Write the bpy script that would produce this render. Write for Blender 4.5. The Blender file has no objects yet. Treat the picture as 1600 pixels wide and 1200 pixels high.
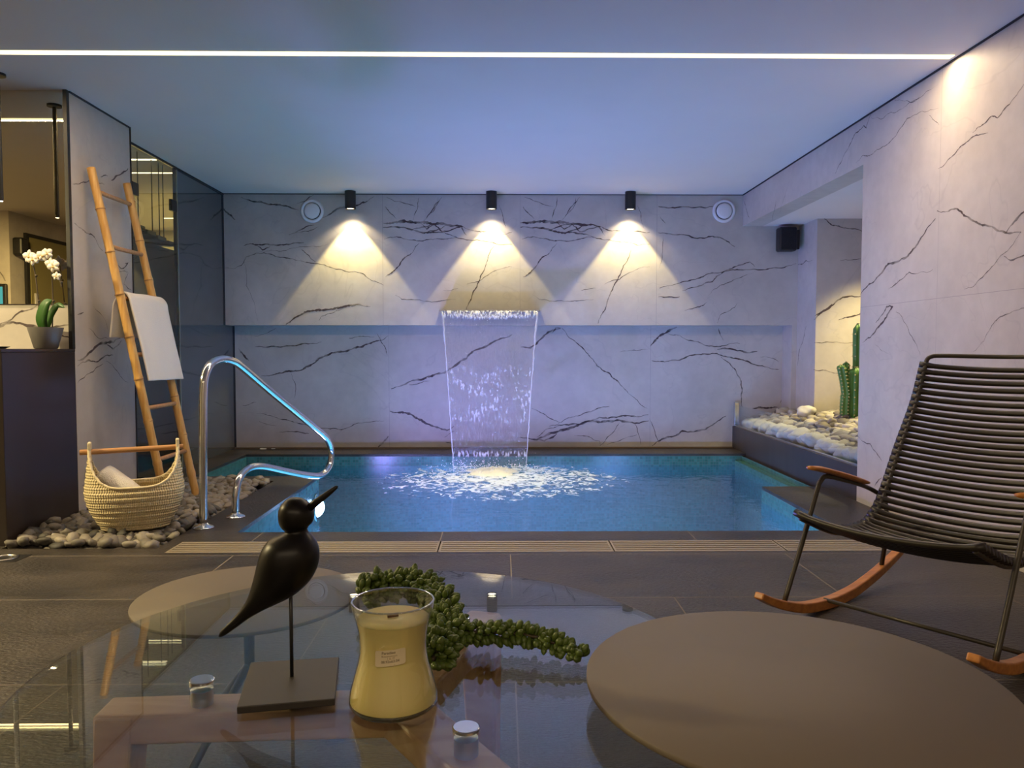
import bpy, bmesh, math, random
from mathutils import Vector, Matrix, noise
R = math.radians
C = bpy.context.scene.collection
sc = bpy.context.scene
random.seed(7)

# ------------------------------------------------------------ camera, world, exposure
cam_d = bpy.data.cameras.new('camera')
cam_d.sensor_width = 36.0
cam_d.lens = 1200.0 / 1600.0 * 36.0
cam_d.clip_start = 0.05
cam = bpy.data.objects.new('camera', cam_d)
C.objects.link(cam)
cam.location = (0, 0, 0.918)
cam.rotation_euler = (R(90 - 2.58), 0, R(-0.72))
sc.camera = cam
world = bpy.data.worlds.new('world')
sc.world = world
world.use_nodes = True
world.node_tree.nodes['Background'].inputs[0].default_value = (0.5, 0.55, 0.7, 1)
world.node_tree.nodes['Background'].inputs[1].default_value = 0.02
sc.view_settings.view_transform = 'Standard'
sc.view_settings.look = 'None'
sc.view_settings.gamma = 1.0
sc.view_settings.use_curve_mapping = False
sc.view_settings.exposure = 0.22
sc.cycles.use_denoising = True
sc.cycles.max_bounces = 14
sc.cycles.transparent_max_bounces = 24
sc.cycles.diffuse_bounces = 5
sc.cycles.glossy_bounces = 6
sc.cycles.sample_clamp_indirect = 6.0
sc.cycles.caustics_reflective = False

WARM = (1.0, 0.74, 0.42)
BLUE = (0.40, 0.27, 1.0)

def lamp(name, kind, loc, power, color, rot=(0, 0, 0), **kw):
    d = bpy.data.lights.new(name, kind)
    d.energy = power
    d.color = color
    for k, v in kw.items():
        setattr(d, k, v)
    o = bpy.data.objects.new(name, d)
    C.objects.link(o)
    o.location = loc
    o.rotation_euler = rot
    return o

# underwater lamps of the pool (their round fixtures are modelled further down)
POOL_LAMPS = [((-1.333, 5.46, -0.21), 'x'), ((-0.70, 3.84, -0.42), 'y'), ((0.55, 3.84, -0.42), 'y'), ((1.35, 3.84, -0.42), 'y')]
for (p, ax), pw in zip(POOL_LAMPS, (60, 50, 50, 54)):
    off = Vector((0.075, 0, 0)) if ax == 'x' else Vector((0, 0.05, 0))
    rot = (R(90), 0, R(-90)) if ax == 'x' else (R(90), 0, 0)
    # area lamps shine along their local -Z
    lamp('underwater_light', 'AREA', Vector(p) + off, pw, BLUE if ax == 'x' else (0.24, 0.34, 1.0),
         (0, R(-92), 0) if ax == 'x' else (R(50), 0, 0), shape='DISK', size=0.12)
# behind the camera: added globe to warm the ceiling, and the lounge light line
lamp('fill_globe_light', 'POINT', (0.3, -2.0, 1.72), 115, (1.0, 0.78, 0.54), shadow_soft_size=0.11)
lamp('lounge_line_light', 'AREA', (-0.4, -1.6, 2.285), 40, (1.0, 0.78, 0.52), (0, 0, 0), shape='RECTANGLE', size=4.6, size_y=0.03)
# warm lamp of the bath annex on the left and of the stair hall behind the glass door
# the long light line in the ceiling (its glowing diffuser is modelled further down)
lamp('light_line', 'AREA', (-2.14, 3.65, 2.286), 82, (1.0, 0.74, 0.44), (0, 0, 0), shape='RECTANGLE', size=8.5, size_y=0.022)
lamp('annex_light', 'AREA', (-4.1, 2.4, 2.27), 160, (1.0, 0.80, 0.40), (0, 0, 0), shape='DISK', size=0.2)
lamp('hall_light', 'AREA', (-3.6, 7.2, 2.27), 300, (1.0, 0.86, 0.5), (0, 0, 0), shape='DISK', size=0.2)
# lamp in the planter niche soffit
lamp('niche_light', 'SPOT', (3.10, 5.95, 2.0), 165, (1.0, 0.80, 0.34), (0, 0, 0), spot_size=R(96), spot_blend=0.75, shadow_soft_size=0.04)

# ------------------------------------------------------------ helpers
def mesh_obj(name, verts, faces, mat=None, parent=None, smooth=False, loc=None):
    me = bpy.data.meshes.new(name)
    me.from_pydata([tuple(v) for v in verts], [], faces)
    me.update()
    if smooth:
        me.polygons.foreach_set('use_smooth', [True] * len(me.polygons))
    o = bpy.data.objects.new(name, me)
    C.objects.link(o)
    mats = mat if isinstance(mat, (list, tuple)) else [mat]
    for m in mats:
        if m: me.materials.append(m)
    if parent: o.parent = parent
    if loc: o.location = loc
    return o

class MB:
    """collects shapes, builds ONE mesh"""
    def __init__(s):
        s.v = []; s.f = []; s.mi = []
    def add(s, vs, fs, mi=0):
        b = len(s.v)
        s.v += [Vector(v) for v in vs]
        s.f += [tuple(i + b for i in f) for f in fs]
        s.mi += [mi] * len(fs)
        return s
    def box(s, x0, x1, y0, y1, z0, z1, mi=0, M=None):
        vs = [Vector((x, y, z)) for z in (z0, z1) for y in (y0, y1) for x in (x0, x1)]
        if M: vs = [M @ v for v in vs]
        return s.add(vs, [(0, 2, 3, 1), (4, 5, 7, 6), (0, 1, 5, 4), (2, 6, 7, 3), (0, 4, 6, 2), (1, 3, 7, 5)], mi)
    def tube(s, pts, r, n=12, mi=0, caps=True, flat=None):
        pts = [Vector(p) for p in pts]
        rs = r if isinstance(r, (list, tuple)) else [r] * len(pts)
        T = []
        for i in range(len(pts)):
            a = pts[max(0, i - 1)]; b = pts[min(len(pts) - 1, i + 1)]
            T.append((b - a).normalized())
        up = Vector((0, 0, 1)) if abs(T[0].z) < 0.9 else Vector((1, 0, 0))
        nrm = (up - T[0] * up.dot(T[0])).normalized()
        vs = []
        for i, p in enumerate(pts):
            nrm = (nrm - T[i] * nrm.dot(T[i])).normalized()
            bi = T[i].cross(nrm)
            for k in range(n):
                a = 2 * math.pi * k / n
                vs.append(p + (nrm * math.cos(a) + bi * math.sin(a)) * rs[i])
        fs = []
        for i in range(len(pts) - 1):
            for k in range(n):
                k2 = (k + 1) % n
                fs.append((i * n + k, i * n + k2, (i + 1) * n + k2, (i + 1) * n + k))
        if caps:
            fs.append(tuple(range(n - 1, -1, -1)))
            fs.append(tuple((len(pts) - 1) * n + k for k in range(n)))
        return s.add(vs, fs, mi)
    def lathe(s, prof, center=(0, 0, 0), n=32, mi=0, M=None):
        """prof: (radius, z) list; radius 0 at the ends closes it"""
        vs = []; idx = []
        c = Vector(center)
        for (r, z) in prof:
            if r < 1e-6:
                idx.append([len(vs)]); vs.append(Vector((0, 0, z)))
            else:
                idx.append(list(range(len(vs), len(vs) + n)))
                vs += [Vector((r * math.cos(2 * math.pi * k / n), r * math.sin(2 * math.pi * k / n), z)) for k in range(n)]
        fs = []
        for a, b in zip(idx, idx[1:]):
            for k in range(n):
                k2 = (k + 1) % n
                if len(a) == 1 and len(b) == 1: continue
                if len(a) == 1: fs.append((a[0], b[k2], b[k]))
                elif len(b) == 1: fs.append((a[k], a[k2], b[0]))
                else: fs.append((a[k], a[k2], b[k2], b[k]))
        vs = [((M @ v) if M else v) + c for v in vs]
        return s.add(vs, fs, mi)
    def build(s, name, mat, parent=None, smooth=False, bevel=0, seg=2, auto=None):
        o = mesh_obj(name, s.v, s.f, mat, parent, smooth)
        o.data.polygons.foreach_set('material_index', s.mi)
        if bevel:
            m = o.modifiers.new('bevel', 'BEVEL'); m.width = bevel; m.segments = seg; m.limit_method = 'ANGLE'
            m.harden_normals = False
        if auto:
            bm = bmesh.new(); bm.from_mesh(o.data)
            bmesh.ops.recalc_face_normals(bm, faces=bm.faces)
            for f in bm.faces: f.smooth = True
            for e in bm.edges:
                if len(e.link_faces) == 2 and e.calc_face_angle(0) > R(auto): e.smooth = False
            bm.to_mesh(o.data); bm.free()
        return o

def cat(pts, n=6):
    """Catmull-Rom through the points"""
    P = [Vector(p) for p in pts]
    P = [P[0] * 2 - P[1]] + P + [P[-1] * 2 - P[-2]]
    out = []
    for i in range(1, len(P) - 2):
        p0, p1, p2, p3 = P[i - 1:i + 3]
        for k in range(n):
            t = k / n
            out.append(0.5 * ((2 * p1) + (p2 - p0) * t + (2 * p0 - 5 * p1 + 4 * p2 - p3) * t * t + (3 * p1 - p0 - 3 * p2 + p3) * t ** 3))
    out.append(P[-2])
    return out

def tag(o, label=None, cat_=None, group=None, kind=None):
    if label: o['label'] = label
    if cat_: o['category'] = cat_
    if group: o['group'] = group
    if kind: o['kind'] = kind
    return o
def empty(name, loc=(0, 0, 0), rz=0, **kw):
    o = bpy.data.objects.new(name, None)
    o.empty_display_size = 0.05
    C.objects.link(o); o.location = loc; o.rotation_euler = (0, 0, rz)
    return tag(o, **kw) if kw else o
def structure(o, label=None):
    o['kind'] = 'structure'
    if label: o['label'] = label
    return o
def copy_tree(o, parent=None):
    c = o.copy(); C.objects.link(c)
    if parent: c.parent = parent
    for ch in [x for x in C.objects if x.parent == o]:
        copy_tree(ch, c)
    return c

# ------------------------------------------------------------ materials
def nt(name):
    m = bpy.data.materials.new(name); m.use_nodes = True
    N = m.node_tree.nodes; L = m.node_tree.links
    return m, N, L, N['Principled BSDF']
def simple(name, col, rough=0.5, metal=0.0, bump=0, bscale=50, var=0, coat=0, spec=None, emit=None, es=0, tr=0, sss=0, stretch=None):
    m, N, L, B = nt(name)
    B.inputs['Base Color'].default_value = (*col, 1)
    B.inputs['Roughness'].default_value = rough
    B.inputs['Metallic'].default_value = metal
    B.inputs['Coat Weight'].default_value = coat
    if spec is not None: B.inputs['Specular IOR Level'].default_value = spec
    if sss:
        B.inputs['Subsurface Weight'].default_value = sss
        B.inputs['Subsurface Radius'].default_value = (0.02, 0.012, 0.005)
    if emit:
        B.inputs['Emission Color'].default_value = (*emit, 1); B.inputs['Emission Strength'].default_value = es
    if bump or var:
        tc = N.new('ShaderNodeTexCoord'); mp = N.new('ShaderNodeMapping')
        L.new(tc.outputs['Object'], mp.inputs[0])
        if stretch: mp.inputs['Scale'].default_value = stretch
        nz = N.new('ShaderNodeTexNoise'); nz.inputs['Scale'].default_value = bscale; nz.inputs['Detail'].default_value = 5
        L.new(mp.outputs[0], nz.inputs['Vector'])
        if bump:
            b = N.new('ShaderNodeBump'); b.inputs['Strength'].default_value = bump; b.inputs['Distance'].default_value = 0.01
            L.new(nz.outputs[0], b.inputs['Height']); L.new(b.outputs[0], B.inputs['Normal'])
        if var:
            mx = N.new('ShaderNodeMix'); mx.data_type = 'RGBA'
            mx.inputs[6].default_value = (*[c * (1 - var) for c in col], 1)
            mx.inputs[7].default_value = (*[min(1, c * (1 + var)) for c in col], 1)
            L.new(nz.outputs[0], mx.inputs[0]); L.new(mx.outputs[2], B.inputs['Base Color'])
    return m
def emission(name, col, s):
    m = bpy.data.materials.new(name); m.use_nodes = True
    N = m.node_tree.nodes; L = m.node_tree.links; N.clear()
    e = N.new('ShaderNodeEmission'); o = N.new('ShaderNodeOutputMaterial')
    e.inputs[0].default_value = (*col, 1); e.inputs[1].default_value = s
    L.new(e.outputs[0], o.inputs[0])
    return m
def thin_glass(name, tint=(1, 1, 1), ior=1.45, rough=0.0, gain=1.0, bump=0, bscale=8, gcol=(1, 1, 1)):
    """clear sheet: fresnel mix of transparency and mirror reflection"""
    m = bpy.data.materials.new(name); m.use_nodes = True
    N = m.node_tree.nodes; L = m.node_tree.links; N.clear()
    t = N.new('ShaderNodeBsdfTransparent'); g = N.new('ShaderNodeBsdfGlossy'); f = N.new('ShaderNodeFresnel')
    mx = N.new('ShaderNodeMixShader'); o = N.new('ShaderNodeOutputMaterial')
    t.inputs[0].default_value = (*tint, 1); g.inputs[0].default_value = (*gcol, 1); g.inputs['Roughness'].default_value = rough
    # the same reflectance on the far face of the sheet as on the near one
    ge = N.new('ShaderNodeNewGeometry'); mi = N.new('ShaderNodeMix'); mi.inputs[2].default_value = ior; mi.inputs[3].default_value = 1 / ior
    L.new(ge.outputs['Backfacing'], mi.inputs[0]); L.new(mi.outputs[0], f.inputs[0])
    ml = N.new('ShaderNodeMath'); ml.operation = 'MULTIPLY'; ml.inputs[1].default_value = gain; ml.use_clamp = True
    L.new(f.outputs[0], ml.inputs[0]); L.new(ml.outputs[0], mx.inputs[0])
    L.new(t.outputs[0], mx.inputs[1]); L.new(g.outputs[0], mx.inputs[2]); L.new(mx.outputs[0], o.inputs[0])
    if bump:
        tc = N.new('ShaderNodeTexCoord'); nz = N.new('ShaderNodeTexNoise'); nz.inputs['Scale'].default_value = bscale
        b = N.new('ShaderNodeBump'); b.inputs['Strength'].default_value = bump; b.inputs['Distance'].default_value = 0.02
        L.new(tc.outputs['Object'], nz.inputs['Vector']); L.new(nz.outputs[0], b.inputs['Height'])
        L.new(b.outputs[0], g.inputs['Normal']); L.new(b.outputs[0], f.inputs['Normal'])
    return m

def marble_mat():
    m, N, L, B = nt('white_marble')
    tc = N.new('ShaderNodeTexCoord')
    n1 = N.new('ShaderNodeTexNoise'); n1.inputs['Scale'].default_value = 1.7; n1.inputs['Detail'].default_value = 6; n1.inputs['Roughness'].default_value = 0.6
    n2 = N.new('ShaderNodeTexNoise'); n2.inputs['Scale'].default_value = 14; n2.inputs['Detail'].default_value = 6
    L.new(tc.outputs['Object'], n1.inputs['Vector']); L.new(tc.outputs['Object'], n2.inputs['Vector'])
    r1 = N.new('ShaderNodeValToRGB')
    r1.color_ramp.elements[0].position = 0.3; r1.color_ramp.elements[0].color = (0.47, 0.43, 0.385, 1)
    r1.color_ramp.elements[1].position = 0.7; r1.color_ramp.elements[1].color = (0.59, 0.545, 0.49, 1)
    L.new(n1.outputs[0], r1.inputs[0])
    # faint hair veins: thin level set of a distorted noise
    n3 = N.new('ShaderNodeTexNoise'); n3.inputs['Scale'].default_value = 1.3; n3.inputs['Detail'].default_value = 4; n3.inputs['Distortion'].default_value = 0.6
    L.new(tc.outputs['Object'], n3.inputs['Vector'])
    s = N.new('ShaderNodeMath'); s.operation = 'SUBTRACT'; s.inputs[1].default_value = 0.5
    a = N.new('ShaderNodeMath'); a.operation = 'ABSOLUTE'
    mr = N.new('ShaderNodeMapRange'); mr.inputs[1].default_value = 0.0; mr.inputs[2].default_value = 0.006; mr.inputs[3].default_value = 0.22; mr.inputs[4].default_value = 0.0
    L.new(n3.outputs[0], s.inputs[0]); L.new(s.outputs[0], a.inputs[0]); L.new(a.outputs[0], mr.inputs[0])
    mx = N.new('ShaderNodeMix'); mx.data_type = 'RGBA'; mx.inputs[7].default_value = (0.34, 0.31, 0.3, 1)
    L.new(mr.outputs[0], mx.inputs[0]); L.new(r1.outputs[0], mx.inputs[6])
    m2 = N.new('ShaderNodeMix'); m2.data_type = 'RGBA'; m2.blend_type = 'MULTIPLY'; m2.inputs[0].default_value = 0.25
    r2 = N.new('ShaderNodeValToRGB'); r2.color_ramp.elements[0].color = (0.7, 0.7, 0.7, 1); r2.color_ramp.elements[0].position = 0.3; r2.color_ramp.elements[1].position = 0.65
    L.new(n2.outputs[0], r2.inputs[0]); L.new(mx.outputs[2], m2.inputs[6]); L.new(r2.outputs[0], m2.inputs[7])
    L.new(m2.outputs[2], B.inputs['Base Color'])
    B.inputs['Roughness'].default_value = 0.5
    B.inputs['Specular IOR Level'].default_value = 0.3
    return m
def vein_mat():
    m = bpy.data.materials.new('marble_vein'); m.use_nodes = True
    N = m.node_tree.nodes; L = m.node_tree.links; B = N['Principled BSDF']; o = N['Material Output']
    B.inputs['Base Color'].default_value = (0.085, 0.062, 0.064, 1); B.inputs['Roughness'].default_value = 0.5
    B.inputs['Specular IOR Level'].default_value = 0.3
    t = N.new('ShaderNodeBsdfTransparent'); mx = N.new('ShaderNodeMixShader')
    tc = N.new('ShaderNodeTexCoord'); nz = N.new('ShaderNodeTexNoise'); nz.inputs['Scale'].default_value = 9; nz.inputs['Detail'].default_value = 5
    mr = N.new('ShaderNodeMapRange'); mr.inputs[1].default_value = 0.40; mr.inputs[2].default_value = 0.62; mr.inputs[3].default_value = 1.0; mr.inputs[4].default_value = 0.30
    L.new(tc.outputs['Object'], nz.inputs['Vector']); L.new(nz.outputs[0], mr.inputs[0]); L.new(mr.outputs[0], mx.inputs[0])
    L.new(t.outputs[0], mx.inputs[1]); L.new(B.outputs[0], mx.inputs[2]); L.new(mx.outputs[0], o.inputs[0])
    return m
def floor_mat():
    m, N, L, B = nt('slate_tile')
    tc = N.new('ShaderNodeTexCoord')
    mp = N.new('ShaderNodeMapping'); mp.inputs['Scale'].default_value = (1, 2.6, 1)
    L.new(tc.outputs['Object'], mp.inputs[0])
    n1 = N.new('ShaderNodeTexNoise'); n1.inputs['Scale'].default_value = 2.2; n1.inputs['Detail'].default_value = 9; n1.inputs['Roughness'].default_value = 0.62
    n2 = N.new('ShaderNodeTexNoise'); n2.inputs['Scale'].default_value = 55; n2.inputs['Detail'].default_value = 8
    L.new(mp.outputs[0], n1.inputs['Vector']); L.new(mp.outputs[0], n2.inputs['Vector'])
    r = N.new('ShaderNodeValToRGB')
    r.color_ramp.elements[0].position = 0.32; r.color_ramp.elements[0].color = (0.016, 0.0135, 0.0115, 1)
    r.color_ramp.elements[1].position = 0.72; r.color_ramp.elements[1].color = (0.068, 0.056, 0.047, 1)
    L.new(n1.outputs[0], r.inputs[0]); L.new(r.outputs[0], B.inputs['Base Color'])
    rr = N.new('ShaderNodeMapRange'); rr.inputs[3].default_value = 0.22; rr.inputs[4].default_value = 0.46
    L.new(n1.outputs[0], rr.inputs[0]); L.new(rr.outputs[0], B.inputs['Roughness'])
    b = N.new('ShaderNodeBump'); b.inputs['Strength'].default_value = 0.75; b.inputs['Distance'].default_value = 0.008
    L.new(n2.outputs[0], b.inputs['Height']); L.new(b.outputs[0], B.inputs['Normal'])
    return m
def mosaic_mat(name, c1, c2, grout, size=0.024):
    m, N, L, B = nt(name)
    tc = N.new('ShaderNodeTexCoord'); sp = N.new('ShaderNodeSeparateXYZ'); ad = N.new('ShaderNodeMath'); ad.operation = 'ADD'
    L.new(tc.outputs['Object'], sp.inputs[0]); L.new(sp.outputs[0], ad.inputs[0]); L.new(sp.outputs[1], ad.inputs[1])
    cb = N.new('ShaderNodeCombineXYZ'); L.new(ad.outputs[0], cb.inputs[0])
    if 'floor' in name:
        L.new(sp.outputs[0], cb.inputs[0]); L.new(sp.outputs[1], cb.inputs[1])
    else:
        L.new(sp.outputs[2], cb.inputs[1])
    br = N.new('ShaderNodeTexBrick'); br.offset = 0.0; br.inputs['Scale'].default_value = 1.0
    br.inputs['Brick Width'].default_value = size; br.inputs['Row Height'].default_value = size; br.inputs['Mortar Size'].default_value = 0.0016
    br.inputs['Color1'].default_value = (*c1, 1); br.inputs['Color2'].default_value = (*c2, 1); br.inputs['Mortar'].default_value = (*grout, 1)
    L.new(cb.outputs[0], br.inputs['Vector']); L.new(br.outputs[0], B.inputs['Base Color'])
    B.inputs['Roughness'].default_value = 0.25
    return m
def water_mat():
    m = bpy.data.materials.new('pool_water'); m.use_nodes = True
    N = m.node_tree.nodes; L = m.node_tree.links; N.clear()
    o = N.new('ShaderNodeOutputMaterial')
    t = N.new('ShaderNodeBsdfTransparent'); t.inputs[0].default_value = (0.78, 0.96, 1.0, 1)
    g = N.new('ShaderNodeBsdfGlossy'); g.inputs['Roughness'].default_value = 0.04
    fr = N.new('ShaderNodeFresnel'); fr.inputs[0].default_value = 1.33
    tc = N.new('ShaderNodeTexCoord')
    n1 = N.new('ShaderNodeTexNoise'); n1.inputs['Scale'].default_value = 5; n1.inputs['Detail'].default_value = 4; n1.inputs['Distortion'].default_value = 0.8
    L.new(tc.outputs['Object'], n1.inputs['Vector'])
    b = N.new('ShaderNodeBump'); b.inputs['Strength'].default_value = 0.35; b.inputs['Distance'].default_value = 0.02
    L.new(n1.outputs[0], b.inputs['Height']); L.new(b.outputs[0], g.inputs['Normal']); L.new(b.outputs[0], fr.inputs['Normal'])
    mx = N.new('ShaderNodeMixShader')
    L.new(fr.outputs[0], mx.inputs[0]); L.new(t.outputs[0], mx.inputs[1]); L.new(g.outputs[0], mx.inputs[2])
    # foam around the place where the sheet of water falls in
    def dist(cx, cy, sx, sy):
        mp = N.new('ShaderNodeMapping'); mp.vector_type = 'POINT'
        mp.inputs['Location'].default_value = (-cx / sx, -cy / sy, 0); mp.inputs['Scale'].default_value = (1 / sx, 1 / sy, 0)
        L.new(tc.outputs['Object'], mp.inputs[0])
        ln = N.new('ShaderNodeVectorMath'); ln.operation = 'LENGTH'; L.new(mp.outputs[0], ln.inputs[0])
        return ln.outputs['Value']
    d1 = dist(0.0, 6.08, 1.15, 1.10); d2 = dist(-0.06, 6.30, 0.50, 0.48)
    mp = N.new('ShaderNodeMapping'); mp.inputs['Scale'].default_value = (1, 0.75, 1); L.new(tc.outputs['Object'], mp.inputs[0])
    n2 = N.new('ShaderNodeTexNoise'); n2.inputs['Scale'].default_value = 13; n2.inputs['Detail'].default_value = 7; n2.inputs['Roughness'].default_value = 0.66; n2.inputs['Distortion'].default_value = 1.2
    L.new(mp.outputs[0], n2.inputs['Vector'])
    def mrange(src, a, b_, c, d):
        q = N.new('ShaderNodeMapRange'); q.inputs[1].default_value = a; q.inputs[2].default_value = b_; q.inputs[3].default_value = c; q.inputs[4].default_value = d
        L.new(src, q.inputs[0]); return q.outputs[0]
    thr0 = mrange(d1, 0.15, 0.95, 0.40, 0.59); thrx = mrange(d1, 0.75, 1.5, 0.0, 0.35)
    ta = N.new('ShaderNodeMath'); ta.operation = 'ADD'; L.new(thr0, ta.inputs[0]); L.new(thrx, ta.inputs[1]); thr1 = ta.outputs[0]
    thr2 = mrange(d2, 0.1, 1.9, 0.36, 0.85)
    mn = N.new('ShaderNodeMath'); mn.operation = 'MINIMUM'; L.new(thr1, mn.inputs[0]); L.new(thr2, mn.inputs[1])
    sb = N.new('ShaderNodeMath'); sb.operation = 'SUBTRACT'; L.new(n2.outputs[0], sb.inputs[0]); L.new(mn.outputs[0], sb.inputs[1])
    mask = mrange(sb.outputs[0], 0.0, 0.07, 0.0, 0.95)
    df = N.new('ShaderNodeBsdfDiffuse'); df.inputs[0].default_value = (0.92, 0.95, 0.97, 1)
    tl = N.new('ShaderNodeBsdfTranslucent'); tl.inputs[0].default_value = (0.85, 0.92, 0.95, 1)
    m0 = N.new('ShaderNodeMixShader'); m0.inputs[0].default_value = 0.25; L.new(df.outputs[0], m0.inputs[1]); L.new(tl.outputs[0], m0.inputs[2])
    m2 = N.new('ShaderNodeMixShader'); L.new(mask, m2.inputs[0]); L.new(mx.outputs[0], m2.inputs[1]); L.new(m0.outputs[0], m2.inputs[2])
    L.new(m2.outputs[0], o.inputs[0])
    return m
def curtain_mat():
    m = bpy.data.materials.new('falling_water'); m.use_nodes = True
    N = m.node_tree.nodes; L = m.node_tree.links; N.clear()
    o = N.new('ShaderNodeOutputMaterial')
    t = N.new('ShaderNodeBsdfTransparent'); t.inputs[0].default_value = (0.96, 0.97, 0.98, 1)
    g = N.new('ShaderNodeBsdfGlossy'); g.inputs['Roughness'].default_value = 0.12
    d = N.new('ShaderNodeBsdfDiffuse'); d.inputs[0].default_value = (0.95, 0.96, 0.97, 1)
    tc = N.new('ShaderNodeTexCoord')
    mp = N.new('ShaderNodeMapping'); mp.inputs['Scale'].default_value = (1, 0, 0.28); L.new(tc.outputs['Object'], mp.inputs[0])
    n = N.new('ShaderNodeTexNoise'); n.inputs['Scale'].default_value = 62; n.inputs['Detail'].default_value = 4; L.new(mp.outputs[0], n.inputs['Vector'])
    # patches
    mp2 = N.new('ShaderNodeMapping'); mp2.inputs['Scale'].default_value = (1, 0, 1.6); L.new(tc.outputs['Object'], mp2.inputs[0])
    n2 = N.new('ShaderNodeTexNoise'); n2.inputs['Scale'].default_value = 7; n2.inputs['Detail'].default_value = 3; L.new(mp2.outputs[0], n2.inputs['Vector'])
    sp = N.new('ShaderNodeSeparateXYZ'); L.new(tc.outputs['Object'], sp.inputs[0])
    def mrange(src, a, b_, c, dd):
        q = N.new('ShaderNodeMapRange'); q.inputs[1].default_value = a; q.inputs[2].default_value = b_; q.inputs[3].default_value = c; q.inputs[4].default_value = dd
        L.new(src, q.inputs[0]); return q.outputs[0]
    def mul(a, b_, op='MULTIPLY'):
        q = N.new('ShaderNodeMath'); q.operation = op
        L.new(a, q.inputs[0]); L.new(b_, q.inputs[1]); return q.outputs[0]
    streak = mrange(n.outputs[0], 0.49, 0.57, 0.0, 1.0)
    patch = mrange(n2.outputs[0], 0.47, 0.56, 0.0, 0.95)
    top = mrange(sp.outputs[2], 1.165, 1.205, 0.0, 1.0)  # top band whitened to stand for lamp highlights in the water
    bot1 = mrange(sp.outputs[2], 0.005, 0.03, 0.0, 0.75); bot2 = mrange(sp.outputs[2], 0.05, 0.075, 1.0, 0.0)
    bot = mul(bot1, bot2)
    band_hi = mrange(sp.outputs[2], 0.80, 0.72, 0.0, 1.0); band_lo = mrange(sp.outputs[2], 0.26, 0.36, 0.0, 1.0)
    mid = mul(mul(patch, band_hi), band_lo)
    zone = mul(mul(top, bot, 'MAXIMUM'), mid, 'MAXIMUM')
    fac = mul(streak, zone)
    fine = mrange(n.outputs[0], 0.45, 0.75, 0.01, 0.16)
    fac2 = mul(fac, fine, 'MAXIMUM')
    b = N.new('ShaderNodeBump'); b.inputs['Strength'].default_value = 0.6; b.inputs['Distance'].default_value = 0.02
    L.new(n.outputs[0], b.inputs['Height']); L.new(b.outputs[0], g.inputs['Normal'])
    a1 = N.new('ShaderNodeMixShader'); a1.inputs[0].default_value = 0.07; L.new(t.outputs[0], a1.inputs[1]); L.new(g.outputs[0], a1.inputs[2])
    a2 = N.new('ShaderNodeMixShader'); L.new(fac2, a2.inputs[0]); L.new(a1.outputs[0], a2.inputs[1]); tl = N.new('ShaderNodeBsdfTranslucent'); tl.inputs[0].default_value = (0.95, 0.96, 0.97, 1); ds = N.new('ShaderNodeMixShader'); ds.inputs[0].default_value = 0.4; L.new(d.outputs[0], ds.inputs[1]); L.new(tl.outputs[0], ds.inputs[2]); L.new(ds.outputs[0], a2.inputs[2])
    L.new(a2.outputs[0], o.inputs[0])
    return m
def stone_mat(name, stops, rough=0.6):
    m, N, L, B = nt(name)
    oi = N.new('ShaderNodeObjectInfo'); r = N.new('ShaderNodeValToRGB'); r.color_ramp.interpolation = 'LINEAR'
    e = r.color_ramp.elements
    while len(e) < len(stops): e.new(0.5)
    for el, (p, c) in zip(e, stops): el.position = p; el.color = (*c, 1)
    L.new(oi.outputs['Random'], r.inputs[0])
    tc = N.new('ShaderNodeTexCoord'); nz = N.new('ShaderNodeTexNoise'); nz.inputs['Scale'].default_value = 30; nz.inputs['Detail'].default_value = 6
    L.new(tc.outputs['Object'], nz.inputs['Vector'])
    r2 = N.new('ShaderNodeValToRGB'); r2.color_ramp.elements[0].position = 0.3; r2.color_ramp.elements[0].color = (0.6, 0.6, 0.6, 1); r2.color_ramp.elements[1].position = 0.7
    L.new(nz.outputs[0], r2.inputs[0])
    mx = N.new('ShaderNodeMix'); mx.data_type = 'RGBA'; mx.blend_type = 'MULTIPLY'; mx.inputs[0].default_value = 0.8
    L.new(r.outputs[0], mx.inputs[6]); L.new(r2.outputs[0], mx.inputs[7]); L.new(mx.outputs[2], B.inputs['Base Color'])
    b = N.new('ShaderNodeBump'); b.inputs['Strength'].default_value = 0.3; b.inputs['Distance'].default_value = 0.004
    L.new(nz.outputs[0], b.inputs['Height']); L.new(b.outputs[0], B.inputs['Normal'])
    B.inputs['Roughness'].default_value = rough
    return m
def wood_mat(name, c1, c2, scale=18, stretch=(1, 12, 12), rough=0.45):
    m, N, L, B = nt(name)
    tc = N.new('ShaderNodeTexCoord'); mp = N.new('ShaderNodeMapping'); mp.inputs['Scale'].default_value = stretch
    L.new(tc.outputs['Object'], mp.inputs[0])
    nz = N.new('ShaderNodeTexNoise'); nz.inputs['Scale'].default_value = scale / 6; nz.inputs['Detail'].default_value = 7; nz.inputs['Distortion'].default_value = 0.4
    L.new(mp.outputs[0], nz.inputs['Vector'])
    r = N.new('ShaderNodeValToRGB'); r.color_ramp.elements[0].position = 0.35; r.color_ramp.elements[0].color = (*c1, 1)
    r.color_ramp.elements[1].position = 0.65; r.color_ramp.elements[1].color = (*c2, 1)
    L.new(nz.outputs[0], r.inputs[0]); L.new(r.outputs[0], B.inputs['Base Color'])
    B.inputs['Roughness'].default_value = rough
    return m
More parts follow.
